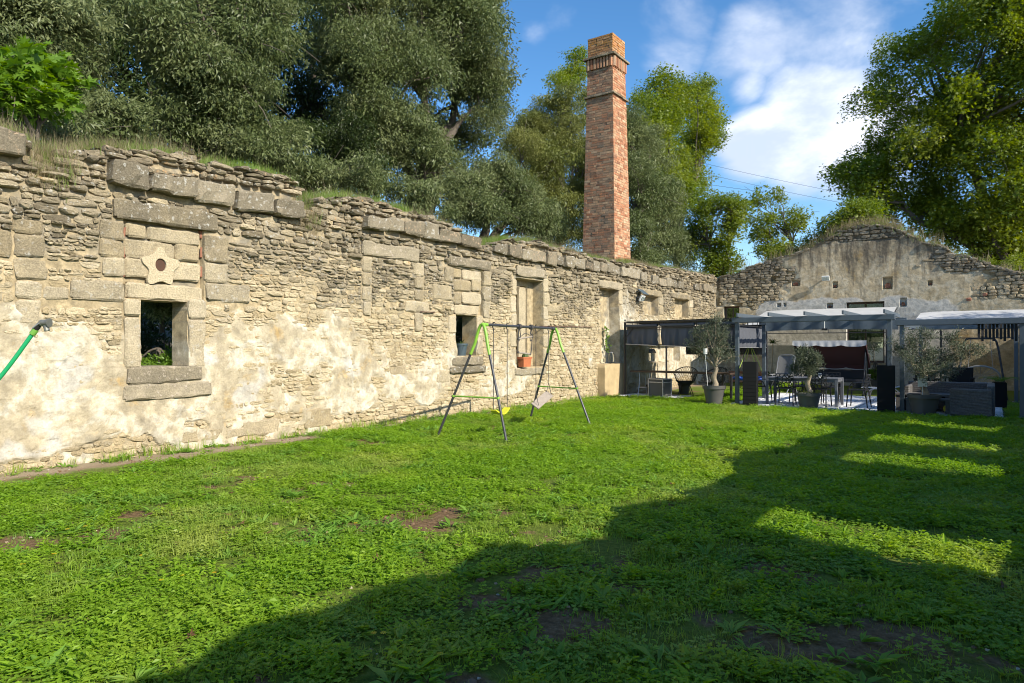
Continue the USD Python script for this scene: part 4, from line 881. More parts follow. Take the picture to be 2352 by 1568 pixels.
for i, (X, Y, r, lb) in enumerate(((-2.6, 7.6, 1.0, 'leafy bush behind the wall crest right of the fig'), (-2.4, 11.0, .9, 'leafy bush behind the grassy gap in the wall'), (-2.6, 14.4, 1.0, 'leafy bush under the tallest hackberry behind the wall'), (-2.3, 25.6, .9, 'pale bush at the foot of the slender hackberry'), (-2.0, 28.8, .9, 'grey green bush in the corner behind the long wall'))):
    bush(lb, np.array([X, Y, 3.9 if i < 3 else 4.4]), r, 210 + i, 'hack' if i != 1 else 'hack_yellow', 'hack', 14)
for i, (px, py, X, r) in enumerate(((640, 385, -3.4, 1.1), (720, 400, -3.6, 1.1), (770, 430, -3.4, 1.0), (850, 440, -4.2, 1.2), (930, 470, -4.0, 1.1), (560, 350, -4.2, 1.2), (330, 315, -3.2, .9), (450, 330, -3.6, 1.0), (690, 330, -6.5, 1.6), (790, 360, -7.5, 1.6))):
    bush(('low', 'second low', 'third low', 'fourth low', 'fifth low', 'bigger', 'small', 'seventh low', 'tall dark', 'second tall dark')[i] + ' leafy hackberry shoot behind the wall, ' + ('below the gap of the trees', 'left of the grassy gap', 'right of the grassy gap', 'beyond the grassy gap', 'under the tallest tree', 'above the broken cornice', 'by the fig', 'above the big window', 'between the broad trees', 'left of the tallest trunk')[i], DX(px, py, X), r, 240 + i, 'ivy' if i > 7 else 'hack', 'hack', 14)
bush('shady leafy bush below the fig at the foot of the first tree', DX(150, 300, -3.0), 1.0, 260, 'hack', 'hack', 14); bush('tall dark thicket outside the tall gable window', DY(2010, 740, 41), 3.0, 231, 'ivy', per=30); bush('tall dark thicket outside the small gable window', DY(1680, 730, 39), 2.4, 232, 'ivy')
bush('green bush at the right end behind the gable', DY(2310, 608, 33), .7, 221, 'plane', 'bush'); bush('dark green bush behind the left shoulder of the gable', DY(1850, 580, 33), .7, 222, 'ivy', 'hack')

# ------------------------------------------------------------------ grass on the wall tops and lawn plants
def blades(rng, n, R, h0, h1, w, lean=.5, seg=2):
    mb = MB()
    for _ in range(n):
        p = np.array([*rng.normal(0, R, 2), 0]); a = rng.uniform(0, 6.28); h = rng.uniform(h0, h1); d = np.array([math.cos(a), math.sin(a), 0]); s = np.array([-d[1], d[0], 0]) * w / 2; l = rng.uniform(.1, lean) * h
        q1 = p + d * l * .35 + [0, 0, h * .6]; q2 = p + d * l + [0, 0, h]
        mb.add((np.array([p - s, p + s, q1 + s * .8, q1 - s * .8, q2]), np.array([[0, 1, 2], [0, 2, 3], [3, 2, 4]])))
    return mb.mesh()
def leafy(rng, n, R, kind):
    mb = MB()
    for _ in range(n):
        a = rng.uniform(0, 6.28); r = R * math.sqrt(rng.random()); p = np.array([r * math.cos(a), r * math.sin(a), rng.uniform(.008, .045)])
        if kind == 'clover':
            a0 = rng.uniform(0, 6.28); L = rng.uniform(.010, .021); tl = rng.normal(0, .3, 2)
            for k in range(3):
                a = a0 + k * 2.094; d = np.array([math.cos(a), math.sin(a), .1]); lf = leaf_round(L); A, S, N = rot_from(d, np.array([tl[0], tl[1], 1]), rng); mb.add((p + lf[0] @ np.array([A, S, N]), lf[1]))
        else:
            d = np.array([math.cos(a), math.sin(a), rng.uniform(.15, .7)]); L = rng.uniform(.05, .12); lf = leaf_lance(L, L * rng.uniform(.2, .34)); A, S, N = rot_from(d, np.array([0, 0, 1.0]), rng); mb.add((p * [.2, .2, .2] + lf[0] @ np.array([A, S, N]), lf[1]))
    return mb.mesh()
rg = np.random.default_rng(77)
# the lawn: patches of many small plants
def patch(kinds, n, R):
    mb = MB()
    for _ in range(n):
        a = rg.uniform(0, 6.28); r = R * math.sqrt(rg.random()); c = np.array([r * math.cos(a), r * math.sin(a), 0]); k = kinds[rg.integers(0, len(kinds))]; f = rg.uniform(.75, 1.3)
        v, fc = leafy(rg, 34, .13, 'clover') if k == 'c' else leafy(rg, 10, .05, 'weed') if k == 'w' else blades(rg, 40, .085, .022, .07, .0045, 1.0); mb.add((v * f + c, fc))
    return mb.mesh()
def upright(rng):
    mb = MB()
    for _ in range(rng.integers(3, 7)):
        p = np.array([*rng.normal(0, .03, 2), 0]); h = rng.uniform(.03, .085)
        for q in np.linspace(.2, 1, 5):
            a = rng.uniform(0, 6.28); d = np.array([math.cos(a), math.sin(a), rng.uniform(.1, .6)]); L = rng.uniform(.018, .04); lf = leaf_lance(L, L * rng.uniform(.4, .62)); A, S, N = rot_from(d, np.array([0, 0, 1.0]) + rng.normal(0, .3, 3), rng); mb.add((p + [0, 0, h * q] + lf[0] @ np.array([A, S, N]), lf[1]))
    return mb.mesh()
def patch(kinds, n, R):
    mb = MB()
    for _ in range(n):
        a = rg.uniform(0, 6.28); r = R * math.sqrt(rg.random()); c = np.array([r * math.cos(a), r * math.sin(a), 0]); k = kinds[rg.integers(0, len(kinds))]; f = rg.uniform(.7, 1.3)
        v, fc = leafy(rg, 34, .12, 'clover') if k == 'c' else leafy(rg, 10, .05, 'weed') if k == 'w' else upright(rg) if k == 'u' else blades(rg, 30, .085, .02, .06, .0042, 1.0); mb.add((v * f + c, fc))
    return mb.mesh()
protos = [(patch('cccuuw', 12, .21), M['clover']), (patch('ccuuu', 13, .21), M['clover']), (patch('cccubw', 12, .21), M['clover']), (patch('bbbuw', 11, .21), M['blade']), (patch('bbuc', 11, .21), M['blade']), (patch('bbcw', 11, .21), M['blade']),
          (patch('uw', 5, .2), M['weed']), (patch('bw', 4, .2), M['weed']), (patch('cuw', 8, .22), M['weed'])]
pos, idx, sc = [], [], []
def sow(n, box_, far):
    x = rg.uniform(box_[0], box_[1], n); y = rg.uniform(box_[2], box_[3], n)
    d = (np.column_stack([x, y, 0 * x]) - EYE); k = d @ FWD; r = d @ RIGHT / np.maximum(k, .1); ok = (k > 2.5) & (np.abs(r) < .86)
    b, st = bare(x, y); mix_ = fbm2(x, y, .8, 4, 81); ok &= (rg.random(n) < np.clip(1.08 - b * 1.0, .10, 1)) & (x > .10)
    ok &= ~((y > 18.8) & (x > 4.2) & (x < 10.9)) & ~((y > 20.1) & (x < 2.7))
    x, y, mix_, b = x[ok], y[ok], mix_[ok], b[ok]; m_ = len(x)
    c = np.where((b > rg.uniform(.15, .6, m_)) | (rg.random(m_) < .14), rg.choice([6, 7, 8], m_), np.where(rg.random(m_) < smoothstep(.47, .64, mix_), rg.choice([3, 4, 5], m_), rg.choice([0, 1, 2], m_)))
    pos.append(np.column_stack([x, y, ground_height(x, y) + .001])); idx.append(c); sc.append(rg.uniform(.8, 1.2, m_) * far)
sow(2150, (1, 11, 0, 9), 1.0); sow(2200, (0, 12.4, 8, 15), 1.05); sow(2600, (0, 12.4, 14, 24), 1.1); sow(500, (0, 5, 23, 31), 1.2)
pos, idx, sc = np.vstack(pos), np.concatenate(idx), np.concatenate(sc); n = len(pos)
lg = instancer('/World/lawn_plants', protos, None, pos, idx, rg.uniform(0, 6.28, n), sc, rg.normal(0, .03, (n, 2)))
tag(lg, 'clover, grass and weeds covering the lawn', 'grass', kind='stuff')
# crumbs of earth, pebbles and fallen leaves
def pebble(rng, r): m_ = trimesh.creation.icosphere(subdivisions=1, radius=r); v = np.array(m_.vertices) * (1 + rng.normal(0, .14, (len(m_.vertices), 1))) * [1, .8, .55]; return v, np.array(m_.faces)
def curled(rng, L):
    v, f = leaf_star(L); v = v.copy(); v[:, 2] += .9 * (v[:, 0] - L * .3) ** 2 / L + rng.normal(0, .004, len(v)) + .012; return v, f
n = 5200; x = rg.uniform(.1, 11.5, n); y = rg.uniform(.8, 17, n); b, st = bare(x, y); ok = rg.random(n) < np.clip(b * 1.3, .04, 1); x, y = x[ok], y[ok]; n = len(x)
pb = instancer('/World/pebbles', [(pebble(rg, .012), M['dirt']), (pebble(rg, .016), M['crumb']), (pebble(rg, .009), M['pale_stone']), (pebble(rg, .02), M['crumb'])], None, np.column_stack([x, y, ground_height(x, y) + .003]), rg.integers(0, 4, n), rg.uniform(0, 6.28, n), rg.uniform(.5, 1.6, n))
tag(pb, 'crumbs of earth and pebbles scattered on the bare patches of the lawn', 'pebbles', kind='stuff')
n = 420; x = rg.uniform(.3, 11.8, n); y = rg.uniform(1, 18, n)
fl = instancer('/World/fallen_leaves', [(curled(rg, .10), M['dead_leaf']), (curled(rg, .075), M['dead_leaf']), (leaf_lance(.07, .025), M['dead_leaf'])], None, np.column_stack([x, y, ground_height(x, y) + .022]), rg.integers(0, 3, n), rg.uniform(0, 6.28, n), rg.uniform(.6, 1.2, n), rg.normal(0, .3, (n, 2)))
tag(fl, 'brown dead leaves scattered over the lawn', 'leaves', kind='stuff')
# dandelions and larger rosettes that can be told apart
ros = []
def rosette(rng, n, L0):
    mb = MB()
    for k in range(n):
        a = 6.283 * k / n + rng.normal(0, .25); L = L0 * rng.uniform(.7, 1.2); w = L * rng.uniform(.16, .24); up = rng.uniform(.25, .7); t = np.linspace(0, 1, 5); d = np.array([math.cos(a), math.sin(a)]); s = np.array([-d[1], d[0]])
        ww = w * np.array([.15, .55, 1, .8, .05]); z = L * (up * t - up * .8 * t ** 2) + .004; v = []
        for tt, zz, w_ in zip(t, z, ww): v += [[*(d * L * tt - s * w_ / 2), zz + w_ * .2], [*(d * L * tt), zz], [*(d * L * tt + s * w_ / 2), zz + w_ * .2]]
        f = []
        for i in range(4): o_ = 3 * i; f += [[o_, o_ + 1, o_ + 4], [o_, o_ + 4, o_ + 3], [o_ + 1, o_ + 2, o_ + 5], [o_ + 1, o_ + 5, o_ + 4]]
        mb.add((np.array(v), np.array(f)))
    return mb.mesh()
rmesh = [rosette(rg, 9, .13), rosette(rg, 12, .10), rosette(rg, 7, .17)]
for px, py, s in ((95, 1330, 1.3), (280, 1540, 1.2), (345, 1510, 1.4), (430, 1440, 1.0), (210, 1180, 1.0), (900, 1180, 1.1), (1080, 1215, 1.0), (1490, 1430, 1.1), (1800, 1470, 1.2), (840, 1440, 1.2), (660, 1500, 1.1), (275, 1050, 1.5), (430, 1035, 1.2), (480, 1036, 1.0), (1240, 1300, 1.1), (2060, 1400, 1.0), (560, 1100, 1.0), (20, 1440, 1.3)):
    q = G(px, py); q[2] = float(ground_height(q[0], q[1])); o_ = empty('rosette_weed', tuple(q), rg.uniform(0, 360), 'broad leaved rosette weed growing in the lawn', 'weed', 'rosette weeds in the lawn', scale=s * .75)
    obj('leaves', rmesh[rg.integers(0, 3)], M['weed'], o_)
fm = MB()
for k in range(9): a = 6.283 * k / 9; fm.add((np.array([[0, 0, .002], [.016 * math.cos(a - .25), .016 * math.sin(a - .25), .004], [.019 * math.cos(a), .019 * math.sin(a), .003], [.016 * math.cos(a + .25), .016 * math.sin(a + .25), .004]]), np.array([[0, 1, 2], [0, 2, 3]])))
for px, py in ((197, 1221), (156, 1228), (126, 1287), (327, 1291), (492, 1330), (418, 1338), (372, 1350), (54, 1308), (817, 1216), (858, 1480), (1866, 1303), (1010, 1522), (1545, 1120), (880, 1480)):
    q = G(px, py); q[2] = float(ground_height(q[0], q[1])); o_ = empty('yellow_flower', tuple(q), 0, 'small yellow flower in the lawn', 'flower', 'yellow flowers in the lawn')
    sm_ = MB().tube([(0, 0, 0), (.004, 0, .055)], .0018, 4); obj('stem', sm_, M['weed'], o_); v, f = fm.mesh(); obj('petals', (v + [.004, 0, .056], f), M['petal'], o_)
# grass along the crest of the left wall, on the earth heaped there
v, f = grid_sheet(np.linspace(-1.5, -.10, 8), np.arange(-6, 31.2, .2), lambda x, y: ltop(y, True) - .05 + smoothstep(-.08, -.5, x) * .17 - smoothstep(-.7, -1.5, x) * 2.0 + (fbm2(x, y, 1.2, 3, 91) - .5) * .18)
v[:, 2] -= .35 * np.exp(-((v[:, 0] + .1) / .12) ** 2); 
eb = obj('earth_bank', (v, f), M['dirt'], smooth=True, kind='structure')
gp = [(blades(rg, 40, .10, .06, .20, .005, .8), M['bank']), (blades(rg, 30, .12, .10, .30, .005, .9), M['bank']), (blades(rg, 34, .10, .10, .32, .004, .9), M['dry']), (blades(rg, 10, .08, .25, .62, .004, .6), M['dry'])]
n = 5200; y = rg.uniform(1.5, 31, n); x = -.14 - np.abs(rg.normal(0, .36, n)); dryn = fbm2(x, y, .5, 3, 95)
z = ltop(y, True) - .06 + smoothstep(-.08, -.5, x) * .17 - smoothstep(-.7, -1.5, x) * 2.0 + (fbm2(x, y, 1.2, 3, 91) - .5) * .18
ok = x > -1.2; x, y, z, dryn = x[ok], y[ok], z[ok], dryn[ok]; n = len(x)
pd = smoothstep(.42, .64, dryn) * .6 + .08 + .2 * (y > 15)
c = np.where(rg.random(n) < pd, np.where(rg.random(n) < .16, 3, 2), rg.integers(0, 2, n))
# a fringe of dead grass in the gaps of the cornice
gx, gy, gz, gc = [], [], [], []
for a, b_ in gaps:
    for _ in range(120): yy = rg.uniform(a - .05, b_ + .05); gx.append(rg.uniform(-.2, .06)); gy.append(yy); gz.append(float(ltop(yy)) - rg.uniform(0, .5)); gc.append(rg.choice([1, 2, 2, 3]))
x, y, z, c = np.r_[x, gx], np.r_[y, gy], np.r_[z, gz], np.r_[c, gc]; n = len(x)
wg = instancer('/World/wall_top_grass', gp, None, np.column_stack([x, y, z]), c, rg.uniform(0, 6.28, n), rg.uniform(.45, 1.0, n) * np.interp(y, [2, 14, 31], [1, .85, .7]), rg.normal(0, .15, (n, 2)))
tag(wg, 'green and dry grass growing along the top of the long wall', 'grass', kind='stuff')
n = 420; x = np.r_[rg.normal(6.4, 1.3, 260), rg.uniform(.5, 12, 160)]; x = np.clip(x, .3, 12.3); y = YB + rg.uniform(.0, .4, n); z = btop(x) - .03
gg = instancer('/World/gable_top_weeds', [(blades(rg, 30, .10, .10, .30, .006, .8), M['dry']), (blades(rg, 12, .08, .25, .62, .008, .5), M['dry']), (blades(rg, 30, .12, .08, .22, .006, .9), M['bank'])], None, np.column_stack([x, y, z]), rg.integers(0, 3, n), rg.uniform(0, 6.28, n), rg.uniform(.6, 1.2, n), rg.normal(0, .15, (n, 2)))
tag(gg, 'dry weeds standing on top of the gable wall', 'weeds', kind='stuff')
n = 260; y = rg.uniform(3, 20, n); x = rg.uniform(.02, .3, n)
wb = instancer('/World/wall_foot_weeds', [(leafy(rg, 10, .06, 'weed'), M['weed']), (blades(rg, 24, .06, .05, .16, .005, .8), M['blade'])], None, np.column_stack([x, y, 0 * x]), rg.integers(0, 2, n), rg.uniform(0, 6.28, n), rg.uniform(.6, 1.5, n), rg.normal(0, .1, (n, 2)))
tag(wb, 'small weeds along the bare foot of the long wall', 'weeds', kind='stuff')
# ------------------------------------------------------------------ chimney
def chimney():
    rng = np.random.default_rng(31); cx, cy = -1.13, 22.43; z0, z1, zb = 3.6, 12.1, 12.85; hw = lambda z: .66 + (z - 4.5) * (.505 - .66) / (12.1 - 4.5)
    t = empty('brick_chimney', label='tall tapering square red brick chimney with lichened cap rising behind the long wall', cat='chimney')
    def shaft(a, b_, ha, hb):
        c = np.array([[-1, -1], [1, -1], [1, 1], [-1, 1]]); v = np.vstack([np.column_stack([c * ha + [cx, cy], np.full(4, a)]), np.column_stack([c * hb + [cx, cy], np.full(4, b_)])])
        return v, np.array([[0, 1, 5, 4], [1, 2, 6, 5], [2, 3, 7, 6], [3, 0, 4, 7], [4, 5, 6, 7]])
    mb = MB(); sv, sf = shaft(z0, 12.84, hw(z0) - .012, hw(12.84) - .012); mb.add((sv, np.vstack([sf[:, [0, 1, 2]], sf[:, [0, 2, 3]]]))); obj('mortar_core', mb, M['mortar'], t)
    bricks = []; ch = .0865
    def course(z, h, half, off, kind='brick', ext=0.0):
        for side in range(4):
            ax = np.array([[1, 0], [0, 1], [-1, 0], [0, -1]])[side]; nrm = np.array([[0, -1], [1, 0], [0, 1], [-1, 0]])[side]
            L = 2 * half; u = -half; e = 0.0
            u0 = -half - (off * .13)
            while u0 < half - .02:
                w = .252 if rng.random() < .8 else .12; a, b_ = max(u0, -half + (0.0 if side % 2 else .0)), min(u0 + w, half)
                u0 += w
                if b_ - a < .03: continue
                d = .06; p = ext + rng.normal(0, .0035); q = MB().box(((a + b_) / 2, -half - p + d / 2, z + h / 2), (b_ - a - .016, d, h - .016)).mesh()
                v = np.array(q[0]) + rng.normal(0, .0018, (len(q[0]), 3)); xx = v[:, 0].copy(); yy = v[:, 1].copy()
                w2 = np.column_stack([xx * ax[0] + (-yy) * nrm[0], xx * ax[1] + (-yy) * nrm[1]])
                v = np.column_stack([w2 + [cx, cy], v[:, 2]]); lich = smoothstep(11.9, 12.5, z); t_ = (rng.random(), .08 + .3 * (rng.random() < .25) + (.22 + .42 * rng.random()) * (side == 0), lich * rng.uniform(.5, 1))  # front face darker: grime plus its grazing-light shade put into the brick tone
                bricks.append((v, q[1], t_, side, z))
    z = z0; i = 0
    while z < 12.84:
        if not (10.64 < z < 10.70 or 12.04 < z < 12.12): course(z, ch, hw(min(z, 12.2)), i % 2)
        z += ch; i += 1
    def ledge(z, h, e, name):
        H = hw(z) + e
        for side in range(4):
            ax = np.array([[1, 0], [0, 1], [-1, 0], [0, -1]])[side]; nrm = np.array([[0, -1], [1, 0], [0, 1], [-1, 0]])[side]; n = 5
            for k in range(n):
                a, b_ = -H + 2 * H * k / n, -H + 2 * H * (k + 1) / n; q = MB().box(((a + b_) / 2, -H + .07, z + h / 2), (b_ - a - .006, .14 - .002 * side, h + rng.normal(0, .003)), ch=.008).mesh(); v = np.array(q[0])
                w2 = np.column_stack([v[:, 0] * ax[0] - v[:, 1] * nrm[0], v[:, 0] * ax[1] - v[:, 1] * nrm[1]])
                obj(name, (np.column_stack([w2 + [cx, cy], v[:, 2]]), q[1]), M['block'], t, tone=np.tile((rng.random(), 1.0, .6), (len(v), 1)))
    ledge(10.655, .055, .075, 'band_tile'); ledge(12.045, .075, .13, 'cornice_tile')
    for side in range(4):
        ax = np.array([[1, 0], [0, 1], [-1, 0], [0, -1]])[side]; nrm = np.array([[0, -1], [1, 0], [0, 1], [-1, 0]])[side]; H = hw(11.9)
        for k in range(8):
            a = -H + .06 + (2 * H - .12) * k / 7; q = MB().box((a, -H - .01, 11.85), (.075, .12, .37), ch=.006).mesh(); v = np.array(q[0]); w2 = np.column_stack([v[:, 0] * ax[0] - v[:, 1] * nrm[0], v[:, 0] * ax[1] - v[:, 1] * nrm[1]])
            obj('dentil_brick', (np.column_stack([w2 + [cx, cy], v[:, 2]]), q[1]), M['brick'], t, tone=np.tile((rng.random(), .3, 0), (len(v), 1)))
    vis = [b for b in bricks if b[3] in (0, 1) and b[4] > 4.5]; vis.sort(key=lambda b: -np.prod(np.sort(np.ptp(b[0], axis=0))[1:]) / ((b[0].mean(0) - EYE) ** 2).sum() * (1 if b[3] == 0 else .5))
    keep = set(id(b) for b in vis[:300]); rest = MB(); rt = []
    for b in bricks:
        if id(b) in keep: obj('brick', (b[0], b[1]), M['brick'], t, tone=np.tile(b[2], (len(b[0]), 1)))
        else: rest.add((b[0], b[1])); rt.append(np.tile(b[2], (len(b[0]), 1)))
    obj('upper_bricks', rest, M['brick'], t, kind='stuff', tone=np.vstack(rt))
M['mortar'] = simple('pale_mortar', (.40, .31, .22), .95, .15, 20)
M['brick'] = mat('red_brick', {
    'at': ('attribute', {'attribute': 'tone'}), 'sp': ('separate_color', {}), 'g': ('geometry', {}), 'n': ('noise_texture', {'scale': 28.0, 'detail': 6.0, 'roughness': .7}), 'n1': ('noise_texture', {'scale': 2.2, 'detail': 6.0, 'roughness': .65}),
    'r': ('rgb_ramp', {'ramp': [(0, (.25, .105, .055)), (.15, (.38, .17, .09)), (.45, (.44, .215, .12)), (.7, (.44, .26, .15)), (.9, (.50, .31, .185)), (1, (.55, .38, .245))]}),
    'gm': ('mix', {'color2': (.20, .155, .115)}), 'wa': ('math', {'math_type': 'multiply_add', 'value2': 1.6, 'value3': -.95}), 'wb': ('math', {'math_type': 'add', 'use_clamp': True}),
    'ol': ('map_range', {'range_type': 'smoothstep', 'from_min': .42, 'from_max': .56, 'to_min': 0, 'to_max': 1, 'clamp': True}), 'om': ('math', {'math_type': 'multiply'}), 'lo': ('mix', {'color2': (.36, .17, .02)}),
    'sm': ('map_range', {'from_min': .3, 'from_max': .7, 'to_min': .75, 'to_max': 1.22, 'clamp': True}), 'cm': ('combine_color', {}), 'mu': ('mix', {'mix_type': 'multiply', 'fac': 1.0}),
    'bu': ('bump', {'strength': .5, 'distance': .01}), 'p': ('principled_bsdf', {'roughness': .9, 'specular_ior_level': .2})},
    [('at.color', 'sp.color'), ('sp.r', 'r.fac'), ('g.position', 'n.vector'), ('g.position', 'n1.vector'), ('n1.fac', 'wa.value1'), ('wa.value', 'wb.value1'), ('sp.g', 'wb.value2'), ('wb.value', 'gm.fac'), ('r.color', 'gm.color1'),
     ('n.fac', 'ol.value'), ('ol.result', 'om.value1'), ('sp.b', 'om.value2'), ('om.value', 'lo.fac'), ('gm.color', 'lo.color1'), ('n.fac', 'sm.value'), ('sm.result', 'cm.r'), ('sm.result', 'cm.g'), ('sm.result', 'cm.b'), ('lo.color', 'mu.color1'), ('cm.color', 'mu.color2'),
     ('mu.color', 'p.base_color'), ('n.fac', 'bu.height'), ('bu.normal', 'p.normal')])
chimney()

# ------------------------------------------------------------------ swing set
def swing_set():
    t = empty('swing_set', label='metal A-frame swing set with lime green arches standing on the lawn by the long wall', cat='swing')
    def ground(p): q = G(*p); q[2] = float(ground_height(q[0], q[1])) - .02; return q
    f1, f2, f3, f4 = (ground(p) for p in ((1003, 1003), (1165, 1018), (1217, 962), (1357, 978)))
    def apex(px, k): p = DD(px, 752, k); p[2] = 2.02; return p
    kA = ((f1 + f2) / 2 - EYE) @ FWD; kB = ((f3 + f4) / 2 - EYE) @ FWD
    ends = []
    for a, b_, ap in ((f1, f2, apex(1110, kA)), (f3, f4, apex(1273, kB))):
        da = (a - ap); db = (b_ - ap); pth = arc([a, ap + da * .11 + [0, 0, .06], ap + [0, 0, .02], ap + db * .11 + [0, 0, .06], b_], 8, .22)
        # a smooth inverted U
        s = np.linspace(0, 1, 9); la, lb = ap + da * .17, ap + db * .17
        top = [(1 - q) ** 2 * la + 2 * q * (1 - q) * (ap + [0, 0, .30]) + q * q * lb for q in s]; top = np.array(top); top[:, 2] += (2.03 - top[:, 2].max())
        la2, lb2 = top[0], top[-1]
        lg_ = [obj('leg', MB().tube([q_, w_], .0235, 10), M['dark_paint'], t, smooth=40) for q_, w_ in ((a, la2), (b_, lb2))]
        ua = (a - la2) / np.linalg.norm(a - la2); ub = (b_ - lb2) / np.linalg.norm(b_ - lb2)
        obj('arch', MB().tube(np.vstack([la2 + ua * .22, top, lb2 + ub * .22]), .028, 12), M['green_paint'], t, smooth=50)
        q = lambda A, B: A + (B - A) * .42
        br = [la2 + (a - la2) * .55, lb2 + (b_ - lb2) * .55]; br[1][2] = br[0][2] = (br[0][2] + br[1][2]) / 2 if True else 0
        cb_ = obj('cross_brace', MB().tube(br, .014, 8), M['green_paint'], t, smooth=40)
        for e in br: obj('bolt', MB().box(tuple(e), (.05, .05, .05), ch=.01), M['green_paint'], cb_)
        for ft, lp_ in zip((a, b_), lg_): obj('foot_cap', MB().lathe([(0, -.01), (.03, -.01), (.03, .05), (.024, .055)], tuple(ft), 10), M['black_metal'], lp_, smooth=30)
        ends.append(top[4] - [0, 0, .005])
    A, B = ends; u = (B - A) / np.linalg.norm(B - A)
    obj('top_bar', MB().tube([A + u * .10, B - u * .10], .026, 12), M['dark_paint'], t, smooth=40)
    for e, s in ((A, 1), (B, -1)): obj('socket', MB().tube([e - u * .0, e + u * .17 * s], .033, 12), M['green_paint'] if s > 0 else M['dark_paint'], t, smooth=40)
    return A, B, u, t
A, B, u, sw = swing_set(); L = np.linalg.norm(B - A); side = np.array([-u[1], u[0], 0])
def on_bar(f): return A + u * L * f
def hook(p, t): obj('hanger', MB().tube([p + [0, 0, .045] - side * .03, p + [0, 0, .05], p + [0, 0, .0] + side * .035, p - [0, 0, .07], p - [0, 0, .11]], .009, 6), M['black_metal'], t)
def swing_seat():
    t = empty('yellow_swing', label='yellow plastic swing seat on long dark ropes at the near end of the swing set', cat='swing seat')
    a, b_ = on_bar(.13), on_bar(.30); z = .50; c = (a + b_) / 2; s0, s1 = a * [1, 1, 0] + [0, 0, z], b_ * [1, 1, 0] + [0, 0, z]
    for p, q in ((a, s0), (b_, s1)): hook(p, t); obj('rope', MB().tube([p - [0, 0, .1], q], .007, 6), M['rope'], t)
    n = 9; w = .16; vv = []
    for i in range(n):
        k = i / (n - 1); p = s0 + (s1 - s0) * k; dz = -.085 * math.sin(k * math.pi)
        for sd, th in ((-1, 0), (1, 0), (1, -.022), (-1, -.022)): vv.append(p + side * sd * w / 2 * (.75 + .25 * math.sin(k * math.pi)) + [0, 0, dz + th])
    f = []
    for i in range(n - 1):
        for j in range(4): a_, b2 = i * 4 + j, i * 4 + (j + 1) % 4; f += [[a_, b2, b2 + 4], [a_, b2 + 4, a_ + 4]]
    f += [[0, 1, 2], [0, 2, 3], [4 * n - 4, 4 * n - 2, 4 * n - 3], [4 * n - 4, 4 * n - 1, 4 * n - 2]]
    obj('seat', (np.array(vv), np.array(f)), M['yellow'], t, smooth=40)
swing_seat()
def plank_swing():
    t = empty('plank_swing', label='weathered wooden plank swing hanging crooked at the far end of the swing set', cat='swing seat')
    a, b_ = on_bar(.70), on_bar(.90); s0 = a * [1, 1, 0] + [0, 0, .44]; s1 = b_ * [1, 1, 0] + [0, 0, .62]
    for p, q in ((a, s0), (b_, s1)): hook(p, t); obj('rope', MB().tube([p - [0, 0, .1], q + [0, 0, .25], q + side * .06], .006, 6), M['rope'], t); obj('rope', MB().tube([q + [0, 0, .25], q - side * .06], .006, 6), M['rope'], t)
    d = (s1 - s0); e = d / np.linalg.norm(d); n = np.cross(e, side); v = []
    mb = MB(); q = MB().box((0, 0, 0), (np.linalg.norm(d) + .12, .19, .025), ch=.005).mesh(); v = np.array(q[0]); tl = side * .8 + n * .6; tl /= np.linalg.norm(tl); nn = np.cross(e, tl)
    obj('plank', ((s0 + s1) / 2 + v[:, :1] * e + v[:, 1:2] * tl + v[:, 2:] * nn, q[1]), M['wood'], t)
plank_swing()
def rope_trapeze():
    t = empty('rope_ladder', label='knotted black rope ladder with two wooden rungs bundled under the middle of the swing bar', cat='rope ladder')
    a, b_ = on_bar(.46), on_bar(.63); rng = np.random.default_rng(3)
    def rung(p, q): obj('rung', MB().tube([p, q], .017, 8), M['wood'], t, smooth=40)
    r1a, r1b = a - [0, 0, .24] - u * .05, b_ - [0, 0, .19] + u * .04; r2a, r2b = a - [0, 0, .50] - u * .05, b_ - [0, 0, .54] - u * .05
    rung(r1a, r1b); rung(r2a, r2b)
    for p, q, r in ((a, r1a, r2a), (b_, r1b, r2b)):
        obj('rope', MB().tube(arc([p, p - [0, 0, .12] + side * .02, q + u * .05, q, q - [0, 0, .22] - u * .02, r + u * .03, r], 4, .05), .011, 6), M['rope'], t)
        for k in range(3): c = p + u * (k - 1) * .028; ang_ = np.linspace(0, 6.28, 12); obj('knot', MB().tube([c + side * .036 * math.cos(s) + np.array([0, 0, 1]) * .04 * math.sin(s) for s in ang_], .014, 6), M['rope'], t)
        for k in (q, r): obj('knot', MB().lathe([(0, -.028), (.022, -.015), (.025, 0), (.022, .015), (0, .028)], tuple(k), 8), M['rope'], t)
        obj('rope', MB().tube(arc([p, p - [0, 0, .2] + u * .07, p - [0, 0, .30] - u * .03, p - [0, 0, .2] - u * .06, p], 4, .06), .009, 6), M['rope'], t)
    obj('rope', MB().tube(arc([r1a, (r1a + r1b) / 2 + [0, 0, .10], r1b], 5, .1), .0075, 6), M['rope'], t)
rope_trapeze()

